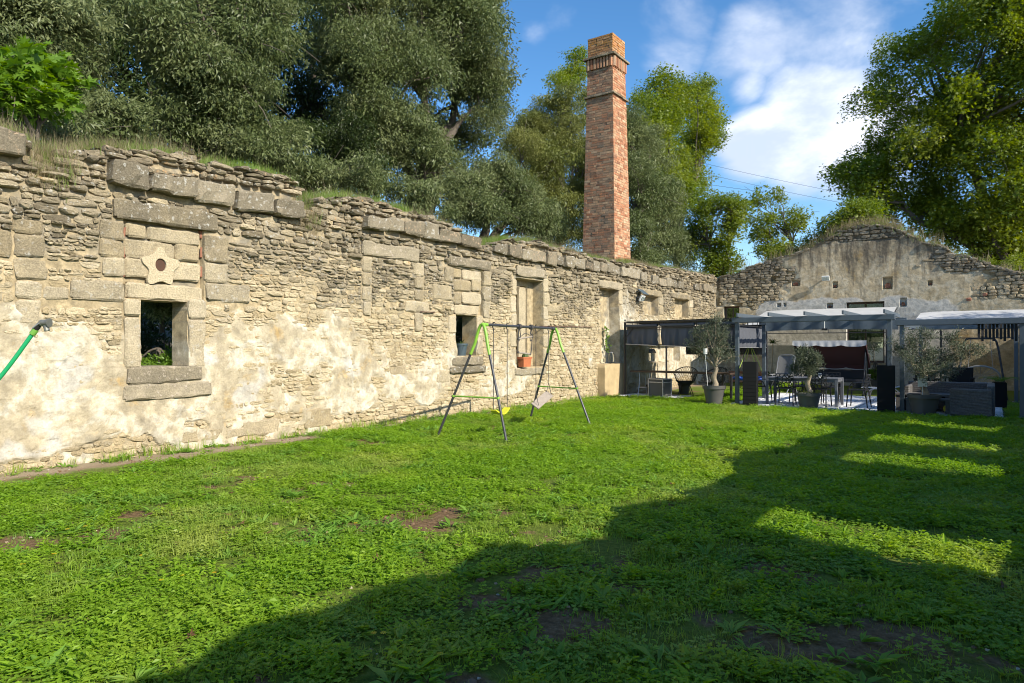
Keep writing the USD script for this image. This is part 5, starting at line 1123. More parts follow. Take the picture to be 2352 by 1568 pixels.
# ------------------------------------------------------------------ things on and along the long wall
def terracotta_box():
    Y, Z = WL(1202, 843); t = empty('terracotta_planter', (.045, Y, Z + .012), label='rectangular terracotta planter with a round cactus on the niche sill behind the swing', cat='planter')
    w, d, h = .40, .20, .27; v = []
    for z, s in ((0, .82), (h - .05, .95), (h - .05, 1.06), (h, 1.06), (h, .96), (h - .04, .94)): v += [[-d / 2 * s, -w / 2 * s, z], [d / 2 * s, -w / 2 * s, z], [d / 2 * s, w / 2 * s, z], [-d / 2 * s, w / 2 * s, z]]
    f = []
    for i in range(5):
        for j in range(4): a, b_ = i * 4 + j, i * 4 + (j + 1) % 4; f += [[a, b_, b_ + 4], [a, b_ + 4, a + 4]]
    f += [[0, 2, 1], [0, 3, 2]]; obj('box', (np.array(v), np.array(f)), M['terracotta'], t); obj('soil', MB().box((0, 0, h - .04), (d * .93, w * .93, .03)), M['soil'], t)
    a = np.linspace(0, 2 * math.pi, 48, endpoint=False); k = 10; vv = []
    for i in range(k): ph = math.pi / 2 * i / (k - 1); R = .085 * math.cos(ph) * (1 + .09 * np.cos(12 * a)) + .002; vv.append(np.column_stack([R * np.cos(a), R * np.sin(a) + .02, np.full(48, h - .03 + .15 * math.sin(ph))]))
    f = [];
    for i in range(k - 1):
        for j in range(48): p, q = i * 48 + j, i * 48 + (j + 1) % 48; f += [[p, q, q + 48], [p, q + 48, p + 48]]
    obj('cactus', (np.vstack(vv), np.array(f)), M['spike'], t, smooth=True)
terracotta_box()
def spiky(t, base, n, L, w, rng, name='leaf', droop=.5, up=.9):
    for i in range(n):
        a = 2.4 * i + rng.normal(0, .2); el = rng.uniform(.1, 1) * up; d = np.array([math.cos(a), math.sin(a), 0]); s = np.array([-d[1], d[0], 0]); l = L * rng.uniform(.75, 1.1); k = np.linspace(0, 1, 5); v = []
        for q in k: p = np.array(base) + d * l * q * math.cos(el) + np.array([0, 0, 1]) * (l * q * math.sin(el) - droop * l * q * q * math.cos(el)); ww = w * (1 - q) ** .7 * (.6 + .8 * q * (1 - q)); v += [p - s * ww + [0, 0, ww * .4], p, p + s * ww + [0, 0, ww * .4]]
        f = []
        for j in range(4): o_ = 3 * j; f += [[o_, o_ + 1, o_ + 4], [o_, o_ + 4, o_ + 3], [o_ + 1, o_ + 2, o_ + 5], [o_ + 1, o_ + 5, o_ + 4]]
        obj(name, (np.array(v), np.array(f)), M['spike'], t)
def round_pot(name, loc, r0, r1, h, rim, label, cat='plant pot', material='pot', rimr=1.09, soil=True):
    t = empty(name, loc, label=label, cat=cat)
    body = obj('pot', MB().lathe([(0, 0), (r0, 0), (r1, h - rim)], n=28), M[material], t, smooth=40)
    obj('rim', MB().lathe([(r1, h - rim - .002), (r1 * rimr, h - rim), (r1 * rimr * 1.02, h), (r1 * .96, h), (r1 * .93, h - .07)], n=28), M[material], body, smooth=30)
    if soil: obj('soil', MB().lathe([(0, h - .05), (r1 * .95, h - .06)], n=28), M['soil'], body)
    return t
M['blue_pot'] = simple('slate_blue_pot', (.06, .085, .10), .5, .1, 5)
Y, Z = WL(1068, 818); t = round_pot('sill_pot', (-.12, Y, Z + .01), .11, .15, .30, .05, 'slate blue pot with spiky aloe on the sill of the second window', material='blue_pot'); spiky(t, (0, 0, .26), 14, .34, .018, np.random.default_rng(8))
# glass jar, small bottle and creeper on the pier
Y, Z = WL(1397, 833); t = empty('drinks_jar', (.10, Y, Z + .03), label='clear glass drinks dispenser jar standing on the pier by the fourth niche', cat='jar')
jr = obj('jar', MB().lathe([(0, 0), (.085, 0), (.095, .03), (.095, .22), (.065, .27), (.065, .30)], n=20), M['clear_glass'], t, smooth=30); obj('lid', MB().lathe([(.07, .30), (.072, .33), (0, .335)], n=20), M['silver'], jr, smooth=30); obj('tap', MB().tube([(.06, -.07, .05), (.09, -.11, .05), (.09, -.11, .03)], .012, 6), M['black_metal'], jr)
Y, Z = WL(1381, 833); t = empty('glass_bottle', (.12, Y, Z + .03), label='small clear glass bottle left of the drinks jar on the pier', cat='bottle'); bo = obj('bottle', MB().lathe([(0, 0), (.04, 0), (.042, .10), (.018, .15), (.018, .19), (0, .19)], n=14), M['clear_glass'], t, smooth=30); obj('cap', MB().lathe([(.02, .185), (.02, .21), (0, .21)], n=12), M['silver'], bo)
def creeper():
    rng = np.random.default_rng(9); t = empty('creeper', label='light green creeper hanging down the back of the fourth niche', cat='plant'); p0 = DX(1394, 752, -.20); pts = [p0 + [rng.normal(0, .015), rng.normal(0, .03), -.11 * i] for i in range(8)]; obj('stem', MB().tube(pts, .006, 5), M['bark'], t)
    mb = MB()
    for p in pts:
        for _ in range(7): lf = leaf_round(rng.uniform(.05, .09)); A, S, N = rot_from(rng.normal(0, 1, 3), np.array([1, -.3, .6]), rng); mb.add((p + rng.normal(0, .03, 3) + lf[0] @ np.array([A, S, N]), lf[1]))
    obj('leaves', mb, M['fig'], t)
creeper()
def rod(label, p0, p1, x=.05, r=.013):
    a, b_ = WL(*p0), WL(*p1); t = empty('iron_rod', label=label, cat='rod'); rp_ = obj('rod', MB().tube([(x, *a), (x, *b_)], r, 8), M['rust'], t)
    for q in (a, b_): obj('pin', MB().tube([(x, *q), (-.06, *q)], r * .8, 6), M['rust'], rp_)
rod('rusty iron rod fixed flat to the wall right of the swing bar', (1243, 749), (1358, 751)); rod('short rusty iron bar on the wall left of the second window', (964, 716), (995, 717))
def floodlight(loc, yaw, label, dark=False):
    t = empty('floodlight', loc, yaw, label, 'lamp'); obj('bracket', MB().box((0, .06, 0), (.05, .12, .05)).box((0, .0, -.03), (.10, .02, .10)), M['silver'], t)
    hd = obj('head', MB().box((0, -.08, -.05), (.30, .07, .22), ch=.015, rx=.5), M['white_plastic'], t); obj('lens', MB().box((0, -.12, -.068), (.26, .008, .17), rx=.5), M['clear_glass'], hd)
    if dark: obj('solar_panel', MB().box((.05, -.10, .18), (.42, .02, .30), rx=-.9), M['blue_pot'], t)
Y, Z = WL(1463, 682); floodlight((.12, Y, Z), 90, 'white floodlight with dark solar panel on the long wall above the awning', True)
X_, Z = WB(1899, 637); floodlight((X_, YB - .12, Z), 0, 'small white floodlight high on the gable wall')
X_, Z = WB(1950, 745)
# the hose in the left foreground
def hose():
    t = empty('garden_hose', label='bright green garden hose with worn spray gun rising at the left edge', cat='hose'); k = 4.2
    e = DD(75, 766, k); pts = [e, DD(52, 798, k - .01), DD(25, 835, k - .02), DD(-8, 876, k - .03), DD(-60, 940, k - .05), DD(-130, 1060, k - .05), DD(-190, 1250, k - .02)]
    g = G(-240, 1370); g[2] = .02; pts += [g, g + [-.5, -.6, 0], g + [-1.3, -.7, 0]]
    s = np.linspace(0, len(pts) - 1, 60); P_ = np.array(pts); from_ = np.arange(len(pts))
    from scipy.interpolate import CubicSpline
    P_ = CubicSpline(from_, P_)(s); P_[:, 2] = np.maximum(P_[:, 2], .015)
    obj('hose', MB().tube(P_, .0125, 10), M['hose'], t, smooth=True)
    d = (e - pts[1]); d /= np.linalg.norm(d); obj('ring', MB().tube([e - d * .005, e + d * .03], .0185, 14), M['clip'], t, smooth=40); obj('coupling', MB().tube([e + d * .03, e + d * .045, e + d * .07], [.014, .017, .014], 14), M['black_metal'], t, smooth=40)
    h0 = e + d * .07; tip = DD(112, 741, k + .0); bend = DD(97, 741, k); obj('handle', MB().tube([h0, h0 + (bend - h0) * .6, bend], [.014, .019, .021], 12), M['nozzle'], t, smooth=40)
    obj('barrel', MB().tube([bend - (tip - bend) * .25, bend + (tip - bend) * .5, tip, tip + (tip - bend) * .1], [.018, .021, .026, .030], 14), M['nozzle'], t, smooth=40)
    obj('lever', MB().bar(DD(75, 754, k - .01), DD(92, 741, k - .01), .018, .008, .002), M['silver'], t); obj('knob', MB().tube([bend + RIGHT * .02 - [0, 0, .015], bend + RIGHT * .03 - [0, 0, .05]], .016, 10), M['nozzle'], t, smooth=40)
    st = MB().tube([DD(-70, 960, k - .05) * [1, 1, 0], DD(-70, 950, k - .05)], .012, 8); q = empty('garden_stake', label='wooden stake holding up the hose beyond the left edge', cat='stake'); obj('post', st, M['wood'], q)
hose()
# power lines
def power(label, a, b_, k0, k1, sag):
    p, q = DD(*a, k0), DD(*b_, k1); s = np.linspace(0, 1, 30)[:, None]; pts = p + (q - p) * s - np.array([0, 0, 1]) * (4 * sag * s * (1 - s)); t = empty('power_line', label=label, cat='cable'); obj('cable', MB().tube(pts, .011, 5), M['wire'], t)
power('uppermost power line crossing the gap of sky', (1440, 330), (2050, 464), 56, 50, .2); power('middle power line crossing the gap of sky', (1440, 352), (2060, 488), 56, 50, .25); power('lowest power line crossing the gap of sky', (1440, 384), (1760, 440), 56, 52, .2)
# ------------------------------------------------------------------ terrace
rf = np.random.default_rng(61)
def paving(name, x0, x1, y0, y1, s):
    t = empty(name); t.SetCustomDataByKey('kind', 'structure')
    nx, ny = int(round((x1 - x0) / s)), int(round((y1 - y0) / s))
    obj('bedding', MB().box(((x0 + x1) / 2, (y0 + y1) / 2, -.02), (x1 - x0 + .04, y1 - y0 + .04, .045)), M['soil'], t)
    for i in range(nx):
        for j in range(ny):
            m_ = MB().box((x0 + (i + .5) * s + rf.normal(0, .002), y0 + (j + .5) * s + rf.normal(0, .002), .018 + rf.normal(0, .002)), (s - .045, s - .045, .03), rz=rf.normal(0, .03), ch=.008); obj('paving_slab', m_, M['paving'], t)
paving('terrace', 4.35, 10.65, 18.98, 24.58, .35); paving('side_paving', .35, 2.45, 20.2, 21.6, .35)
Z0 = .034
# pergola of blue grey beams
def pergola(x0, x1, y0, y1, h, xs, label, front=True):
    t = empty('pergola', label=label, cat='pergola')
    for x, y in ((x0, y0), (x1, y0), (x0, y1), (x1, y1)):
        po = obj('post', MB().box((x, y, h / 2), (.10, .10, h), ch=.006), M['alu'], t); obj('base_plate', MB().box((x, y, Z0 + .006), (.2, .2, .012)), M['alu'], po)
    for y, dz in ((y0, 0), (y1, 0)): obj('beam', MB().box(((x0 + x1) / 2, y - .085, h - .08), (x1 - x0 + .24, .05, .13), ch=.004), M['alu'], t); obj('beam', MB().box(((x0 + x1) / 2, y + .085, h - .08), (x1 - x0 + .24, .05, .15), ch=.004), M['alu'], t)
    for x in xs:
        obj('rafter', MB().box((x, (y0 + y1) / 2, h + .055), (.045, y1 - y0 + .5, .10), ch=.004), M['alu'], t)
    return t
t = pergola(4.65, 8.37, 19.05, 21.75, 2.44, (4.72, 5.55, 6.45, 7.36, 8.28), 'blue grey slatted pergola over the dining table')
# folded canopy between the rear beams
def cloth(fx, nx, ny):
    s, q = np.meshgrid(np.linspace(0, 1, nx), np.linspace(0, 1, ny), indexing='ij'); v = np.array([fx(a, b_) for a, b_ in zip(s.ravel(), q.ravel())]); i = np.arange(nx * ny).reshape(nx, ny)
    return v, np.stack([i[:-1, :-1], i[1:, :-1], i[1:, 1:], i[:-1, 1:]], -1).reshape(-1, 4)
obj('canopy_fascia', cloth(lambda a, b_: (4.75 + 3.55 * a, 21.60 + .02 * math.sin(a * 40), 2.40 - b_ * (.30 - .03 * math.sin(a * math.pi)) ), 30, 5), M['alu'], t, smooth=True)
lf = empty('ceiling_lamp', label='small lamp hanging on a forked bracket under the dining pergola', cat='lamp')
p = DY(1894, 756, 20.4); obj('lamp_box', MB().box(tuple(p), (.14, .10, .06), ch=.01), M['black_metal'], lf); obj('bracket', MB().tube([p + [0, 0, .03], p + [0, 0, .22]], .012, 8).tube([p + [0, 0, .22], p + [-.2, 0, .34]], .01, 6).tube([p + [0, 0, .22], p + [.2, 0, .34]], .01, 6), M['white_plastic'], lf)
t = pergola(8.62, 10.98, 19.2, 24.4, 2.30, (), 'lower blue grey pergola over the rattan sofa at the right edge')
for x in (8.62, 10.98): obj('side_beam', MB().box((x, 21.8, 2.21), (.05, 5.0, .15), ch=.004), M['alu'], t)
# white canopies on a lean-to frame along the gable
def leanto(name, x0, x1, ya, za, yb, zb, material, label, post_x, wave):
    t = empty(name, label=label, cat='canopy')
    obj('canopy', cloth(lambda a, b_: (x0 + (x1 - x0) * a, ya + (yb - ya) * b_, za + (zb - za) * b_ + .05 * math.sin(b_ * wave) * math.sin(math.pi * min(1, a * 6) / 2)), 14, 26), M[material], t, smooth=True)
    for x in (x0, x1): obj('side_rail', MB().tube([(x, ya, za - .03), (x, yb, zb - .03)], .016, 8), M['black_metal'], t)
    obj('front_rail', MB().tube([(x0, ya, za - .02), (x1, ya, za - .02)], .016, 8), M['black_metal'], t); obj('lower_rail', MB().tube([(x0, ya, za - .32), (x1, ya, za - .32)], .014, 8), M['black_metal'], t); obj('back_rail', MB().tube([(x0, yb, zb + .0), (x1, yb, zb + .0)], .016, 8), M['black_metal'], t)
    for x in post_x:
        po = obj('post', MB().tube([(x, ya, 0), (x, ya, za)], .03, 10), M['black_metal'], t, smooth=40); obj('finial', MB().lathe([(.03, za), (.012, za + .02), (.035, za + .06), (0, za + .10)], (x, ya, 0), 10), M['black_metal'], po, smooth=True)
    for x in np.arange(x0 + .9, x1 - .2, 1.1): obj('strut', MB().tube([(x, ya, za - .32), (x, ya, za - .02)], .01, 6), M['black_metal'], t)
    return t
leanto('wall_canopy', 2.35, 7.35, 27.4, 2.45, 30.75, 3.17, 'canvas_light', 'pale grey sloping canopy against the middle of the gable wall', (2.35, 7.35), 9)
leanto('wall_canopy', 8.15, 12.3, 26.0, 2.22, 30.7, 2.93, 'white_canvas', 'white sloping canopy against the right part of the gable wall', (9.06, 12.2), 7)
# the dark awning frame by the long wall
def awning():
    t = empty('awning_frame', label='dark metal gazebo with grey canvas side curtains in the corner by the long wall', cat='gazebo')
    A = np.array([.42, 20.75, 0]); B_ = np.array([4.45, 19.75, 0]); C = np.array([4.5, 22.6, 0]); D_ = np.array([.40, 24.3, 0]); h = 2.44
    for p in (A, B_, C, D_):
        po = obj('post', MB().box((p[0], p[1], h / 2), (.055, .055, h), ch=.004), M['black_metal'], t); obj('finial', MB().lathe([(.02, h), (.012, h + .02), (.035, h + .06), (0, h + .11)], (p[0], p[1], 0), 10), M['black_metal'], po, smooth=True)
    up = lambda z: np.array([0, 0, z])
    for p, q, nn in ((A, B_, 8), (B_, C, 6), (D_, C, 6), (A, D_, 6)):
        obj('top_rail', MB().bar(p + up(h - .015), q + up(h - .015), .03), M['black_metal'], t); obj('lower_rail', MB().bar(p + up(h - .20), q + up(h - .20), .028), M['black_metal'], t)
        for k in range(1, nn): e = p + (q - p) * k / nn; obj('strut', MB().bar(e + up(h - .19), e + up(h - .03), .016), M['black_metal'], t)
    for k in (1, 2): e = A + (B_ - A) * k / 3; obj('divider', MB().bar(e + up(h - .9), e + up(h - .03), .028), M['black_metal'], t)
    obj('brace', MB().bar(A + up(h - .55), A + (B_ - A) * .085 + up(h - .2), .018), M['black_metal'], t)
    nrm = np.array([-.24, -.97, 0])
    def curtain(p, q, zt, zb0, zb1, seed, f0=18):
        r_ = np.random.default_rng(seed); ph = r_.uniform(0, 6, 4); w = np.linalg.norm(q - p); n_ = np.cross((q - p) / w, [0, 0, 1])
        return cloth(lambda a, b_: p + (q - p) * a + n_ * (.035 * b_ ** 1.5 * (math.sin(a * f0 * w + ph[0]) + .6 * math.sin(a * f0 * 1.7 * w + ph[1] + b_ * 2)) + .05 * b_ * math.sin(math.pi * b_) - .05) + up(zt + (zb0 + (zb1 - zb0) * a - zt) * b_), 46, 12)
    for k in range(3):
        p, q = A + (B_ - A) * (k / 3 + .012), A + (B_ - A) * ((k + 1) / 3 - .02); zb = 1.72 - .045 * k
        cu_ = obj('curtain', curtain(p, q, h - .12, zb, zb - .05, 400 + k), M['canvas'], t, smooth=True); obj('hem_bar', MB().bar(p + up(zb - .01) + nrm * .02, q + up(zb - .06) + nrm * .02, .022), M['silver'], cu_)
        obj('rolled_cloth', MB().tube([p + up(h - .13) + nrm * -.02, q + up(h - .13) + nrm * -.02], .05, 10), M['canvas'], t, smooth=True)
    obj('curtain', curtain(B_ + [0, .1, 0], C, h - .2, 1.62, 1.60, 410), M['canvas'], t, smooth=True); obj('hem_bar', MB().bar(B_ + [0, .1, 1.6], C + up(1.6), .022), M['silver'], t)
    obj('back_curtain', curtain(D_ + [.9, -.35, 0], C + [-.1, .03, 0], h - .1, 1.36, 1.36, 411), M['canvas'], t, smooth=True); obj('hem_bar', MB().bar(D_ + [.9, -.35, 1.35], C + [-.1, .03, 1.35], .022), M['silver'], t)
    obj('roof_cloth', cloth(lambda a, b_: (A + (B_ - A) * a) * (1 - b_) + (D_ + (C - D_) * a) * b_ + up(h + .02 - .06 * math.sin(b_ * 12) ** 2), 12, 24), M['canvas'], t, smooth=True)
awning()
# long worktop under the awning and what stands below it
def long_table():
    t = empty('work_table', label='long dark brown wooden work table under the corner gazebo', cat='table'); a, b_ = np.array([.55, 21.25]), np.array([4.0, 20.95]); d = (b_ - a); L = np.linalg.norm(d); d /= L; rz = math.atan2(d[1], d[0]); c = (a + b_) / 2; n = np.array([-d[1], d[0]])
    for k in range(4): q = c + n * (k - 1.5) * .175; obj('plank', MB().box((q[0], q[1], .80), (L - .02 * (k % 2), .165, .045), rz=rz, ch=.004), M['brown_wood'], t)
    for s in (.86, .995): q = a + d * L * s; obj('leg', MB().box((q[0] - n[0] * .25, q[1] - n[1] * .25, .39), (.06, .06, .775), rz=rz), M['black_metal'], t); obj('leg', MB().box((q[0] + n[0] * .25, q[1] + n[1] * .25, .39), (.06, .06, .775), rz=rz), M['black_metal'], t)
    for s in (.08, .19):
        q = a + d * L * s
        p1, p2 = q - n * .22, q + n * .22; x = lambda r, z: np.array([r[0], r[1], z])
        obj('trestle', MB().tube(arc([x(p1 - n * .08, .03), x(p1, .28), x(p1 + n * .04, .77)], 5, .1), .016, 8), M['silver'], t, smooth=40); obj('trestle', MB().tube(arc([x(p2 + n * .08, .03), x(p2, .28), x(p2 - n * .04, .77)], 5, .1), .016, 8), M['silver'], t, smooth=40); obj('trestle_bar', MB().tube([x(p1, .27), x(p2, .27)], .014, 8), M['silver'], t)
    q0, q1 = a + d * L * .08 - n * .22, a + d * L * .19 - n * .22; obj('trestle_bar', MB().tube([(q0[0], q0[1], .27), (q1[0], q1[1], .27)], .014, 8), M['silver'], t)
long_table()
def flight_case():
    q = G(1518, 914); t = empty('flight_case', (q[0] - .1, q[1] + .15, Z0), -14, 'dark box with silver edges under the work table', 'case'); w, d, h = .55, .45, .58; bd = obj('body', MB().box((0, 0, h / 2), (w - .02, d - .02, h - .02)), M['pot'], t)
    for sx in (-1, 1):
        for sy in (-1, 1): obj('edge', MB().box((sx * w / 2, sy * d / 2, h / 2), (.028, .028, h)), M['silver'], bd)
        for z in (.014, h - .014, h * .8): obj('edge', MB().box((sx * w / 2, 0, z), (.026, d - .03, .026)), M['silver'], bd)
    for sy in (-1, 1):
        for z in (.014, h - .014, h * .8): obj('edge', MB().box((0, sy * d / 2, z), (w - .03, .026, .026)), M['silver'], bd)
flight_case()
q = G(1495, 912); round_pot('bucket', (q[0], q[1] + .15, Z0), .15, .21, .36, .04, 'black bucket between the trestle and the silver edged box', 'bucket', 'black_pot', soil=False)
q = G(1575, 905); round_pot('plant_pot', (q[0] - .02, q[1] - .1, .01), .15, .20, .36, .05, 'dark pot on the ground right of the silver edged box')
def bird_house():
    Y, Z = WL(1496, 831); t = empty('lantern', (-.05, Y + .0, Z + .01), label='pale wooden house shaped lantern in the wall recess under the awning', cat='lantern'); w, h = .26, .34
    for sx in (-1, 1):
        for sy in (-1, 1): obj('corner_post', MB().box((sx * w / 2, sy * w / 2, h / 2), (.03, .03, h)), M['white_plastic'], t)
    obj('floor', MB().box((0, 0, .015), (w + .03, w + .03, .03)), M['white_plastic'], t)
    for s in (-1, 1): obj('roof_board', MB().bar((0, s * (w / 2 + .06), h - .01), (0, 0, h + .13), .34, .02), M['silver'], t)
    obj('glass', MB().box((0, 0, h / 2), (w - .04, w - .04, h - .04)), M['clear_glass'], t)
bird_house()
# bucket chairs of wire mesh
def mesh_chair():
    t = empty('wire_chair', label='black wire mesh bucket chair, the left of the two under the awning', cat='chair', group='wire bucket chairs')
    def S(a, h):   # a: around the back, h: 0 seat edge to 1 top
        A = math.radians(a); r = .25 + .07 * h - .03 * math.cos(A) * h; top = .42 + (.42 * (.45 + .55 * math.cos(A * .62) ** 2)) * h; return np.array([r * math.sin(A) * 1.05, r * math.cos(A) + .05 * h, top])
    mb = MB()
    for a0 in range(-130, 131, 13):
        for sg in (-1, 1): mb.tube([S(max(-130, min(130, a0 + sg * 40 * h)), h) for h in np.linspace(0, 1, 7)], .0055, 4)
    obj('wire_shell', mb, M['black_metal'], t); obj('rim', MB().tube([S(a, 1) for a in np.linspace(-130, 130, 26)], .013, 8), M['black_metal'], t, smooth=40)
    a = np.linspace(0, 2 * math.pi, 22, endpoint=False); obj('seat_shell', MB().lathe([(0, .30), (.16, .315), (.25, .40), (.262, .43), (.24, .42), (.15, .345), (0, .33)], n=22), M['black_metal'], t, smooth=40)
    for k in range(4): s = math.radians(45 + 90 * k); obj('leg', MB().tube([(.14 * math.cos(s), .14 * math.sin(s), .32), (.27 * math.cos(s), .27 * math.sin(s), 0)], .012, 8), M['black_metal'], t)
    return t
mc = mesh_chair(); q = G(1551, 888); UsdGeom.Xformable(mc).AddTranslateOp().Set(Gf.Vec3d(2.05, 21.95, .0)); UsdGeom.Xformable(mc).AddRotateZOp().Set(12.0); UsdGeom.Xformable(mc).AddScaleOp().Set(Gf.Vec3f(1.15, 1.15, 1.12))
copy_of(mc, (3.10, 21.75, 0), -14, 'black wire mesh bucket chair, the right of the two under the awning', scale=(1.15, 1.15, 1.12))

# olive trees in pots
def olive(name, px, py, r0, r1, h, crown, label, ptop, seed, dens, potlab, lean=0.0, twig=.14, trunk_r=.07):
    q = G(px, py); z = 0.0; round_pot('plant_pot', (q[0], q[1], z), r0, r1, h, h * .17, potlab, rimr=1.10); rng = np.random.default_rng(seed)
    t = empty('olive_tree', (q[0], q[1], z), label=label, cat='tree'); top = np.array([lean, 0, ptop]); n = 10; s = np.linspace(0, 1, n)
    p = np.column_stack([lean * s + .03 * np.sin(s * 9), .02 * np.sin(s * 7), h - .08 + (ptop - h + .08) * s]); obj('trunk', MB().tube(p, trunk_r * (1.25 - .55 * s + .12 * np.sin(s * 14)), 10), M['olive_bark'], t, smooth=True)
    br = MB(); pos = []
    for (x, y, zz, r) in crown:
        c = np.array([x, y, zz]); limb(br, top, c, trunk_r * .35, .008, rng, .08, 6)
        for _ in range(int(6 * dens)):
            d = rng.normal(0, 1, 3) + [0, 0, .4]; d /= np.linalg.norm(d); e = c + d * r * rng.uniform(.6, 1.1); pl_ = limb(br, c, e, .007, .002, rng, .05, 5)
            for k in np.linspace(.25, 1, 4): pos.append(c + (e - c) * k + rng.normal(0, .025, 3))
    obj('branches', br, M['olive_bark'], t); pos = np.array(pos); m_ = len(pos)
    tag(instancer(str(t.GetPath()) + '/crown', PROTO['olive'], M['olive'], pos, rng.integers(0, 4, m_), rng.uniform(0, 6.28, m_), rng.uniform(.7, 1.15, m_), rng.normal(0, .3, (m_, 2))), kind='stuff')
    if True:
        g = MB()
        if name == 'round':
            for _ in range(160): a = rng.uniform(0, 6.28); r = r1 * .98 * math.sqrt(rng.random()); lf_ = leaf_round(rng.uniform(.02, .045)); A, S_, N = rot_from(rng.normal(0, 1, 3), np.array([0, 0, 1.0]), rng); g.add((np.array([q[0] + r * math.cos(a), q[1] + r * math.sin(a), h + rng.uniform(-.02, .06)]) + lf_[0] @ np.array([A, S_, N]), lf_[1]))
            o_ = obj('sedum', g, M['sprout'], None, label='yellow green sedum carpet growing around the foot of the round olive', cat='plant', kind='stuff')
    return q
rc_ = np.random.default_rng(71)
q = olive('open', 1640, 930, .20, .285, .55, [(rc_.normal(0, .30), rc_.normal(0, .28), rc_.uniform(1.25, 2.25), rc_.uniform(.22, .38)) for _ in range(15)] + [(-.62, -.1, 1.55, .3), (.45, .1, 1.35, .28), (.05, 0, 2.35, .25), (-.45, .0, 1.38, .3)], 'airy olive tree in the tall grey pot left of the pergola', 1.05, 301, .95, 'tall grey tapered pot holding the airy olive tree', .04)
tg = empty('tree_tag', label='white plastic cup tag on the trunk of the airy olive tree', cat='tag'); obj('cup', MB().lathe([(0, 0), (.05, 0), (.058, .16), (.05, .16)], (q[0] - .16, q[1] - .25, 1.42), 14), M['white_plastic'], tg); obj('stake', MB().tube([(q[0] - .13, q[1] - .15, .5), (q[0] - .16, q[1] - .25, 1.42)], .008, 6), M['white_plastic'], tg)
olive('round', 1857, 939, .21, .28, .42, [(-.02, 0, 1.08, .20), (.14, .05, 1.18, .2), (-.12, -.05, 1.22, .2), (.05, .0, 1.34, .2), (-.08, .1, 1.36, .17), (.17, -.05, 1.36, .17), (.05, -.1, 1.0, .17), (-.18, .05, 1.42, .13), (-.34, 0, 1.0, .14), (.0, .15, 1.2, .2)], 'small dense round olive tree in a pot before the dining table', .92, 302, 1.7, 'round grey pot holding the small dense olive tree', 0.0, trunk_r=.062)
q = olive('open', 2122, 956, .22, .315, .52, [(rc_.normal(0.0, .42), rc_.normal(0, .35), rc_.uniform(1.0, 1.75), rc_.uniform(.24, .36)) for _ in range(17)] + [(-.6, 0, 1.6, .25), (.62, 0, 1.62, .25), (.55, .1, 1.8, .2), (.05, 0, 1.85, .2)], 'spreading olive tree in the dark pot before the rattan sofa', .98, 303, 1.0, 'dark tapered pot holding the spreading olive tree', .0)
tg = empty('tree_tag', label='pale green card tag on the trunk of the spreading olive tree', cat='tag'); obj('card', MB().box((q[0] - .02, q[1] - .14, .82), (.19, .012, .24)), M['white_plastic'], tg); obj('stake', MB().tube([(q[0] - .02, q[1] - .13, .45), (q[0] - .02, q[1] - .13, .80)], .008, 6), M['white_plastic'], tg)
# tall black planters
def tall_planter(px, py, h, w, label):
    q = G(px, py); t = empty('tall_planter', (q[0], q[1] + w * .3, Z0 - .02), 8, label, 'planter'); v = []; o, i_ = w / 2, w / 2 - .03
    for r, z in ((o * .97, 0), (o, h), (i_, h), (i_, h - .12)): v += [[-r, -r, z], [r, -r, z], [r, r, z], [-r, r, z]]
    f = []
    for k in range(3):
        for j in range(4): a, b_ = k * 4 + j, k * 4 + (j + 1) % 4; f += [[a, b_, b_ + 4], [a, b_ + 4, a + 4]]
    bd = obj('body', (np.array(v), np.array(f)), M['black_pot'], t); obj('soil', MB().box((0, 0, h - .11), (2 * i_, 2 * i_, .02)), M['soil'], bd)
    for k in range(1, 12):
        for s in (-1, 1): obj('weave_band', MB().box((0, s * (o * .985 + .001), h * k / 12), (w * .985, .006, .035)), M['black_pot'], bd)
tall_planter(1721, 934, 1.20, .36, 'tall square black planter left of the dining table'); tall_planter(2033, 950, 1.16, .385, 'tall square black planter right of the dining table by the pergola post')

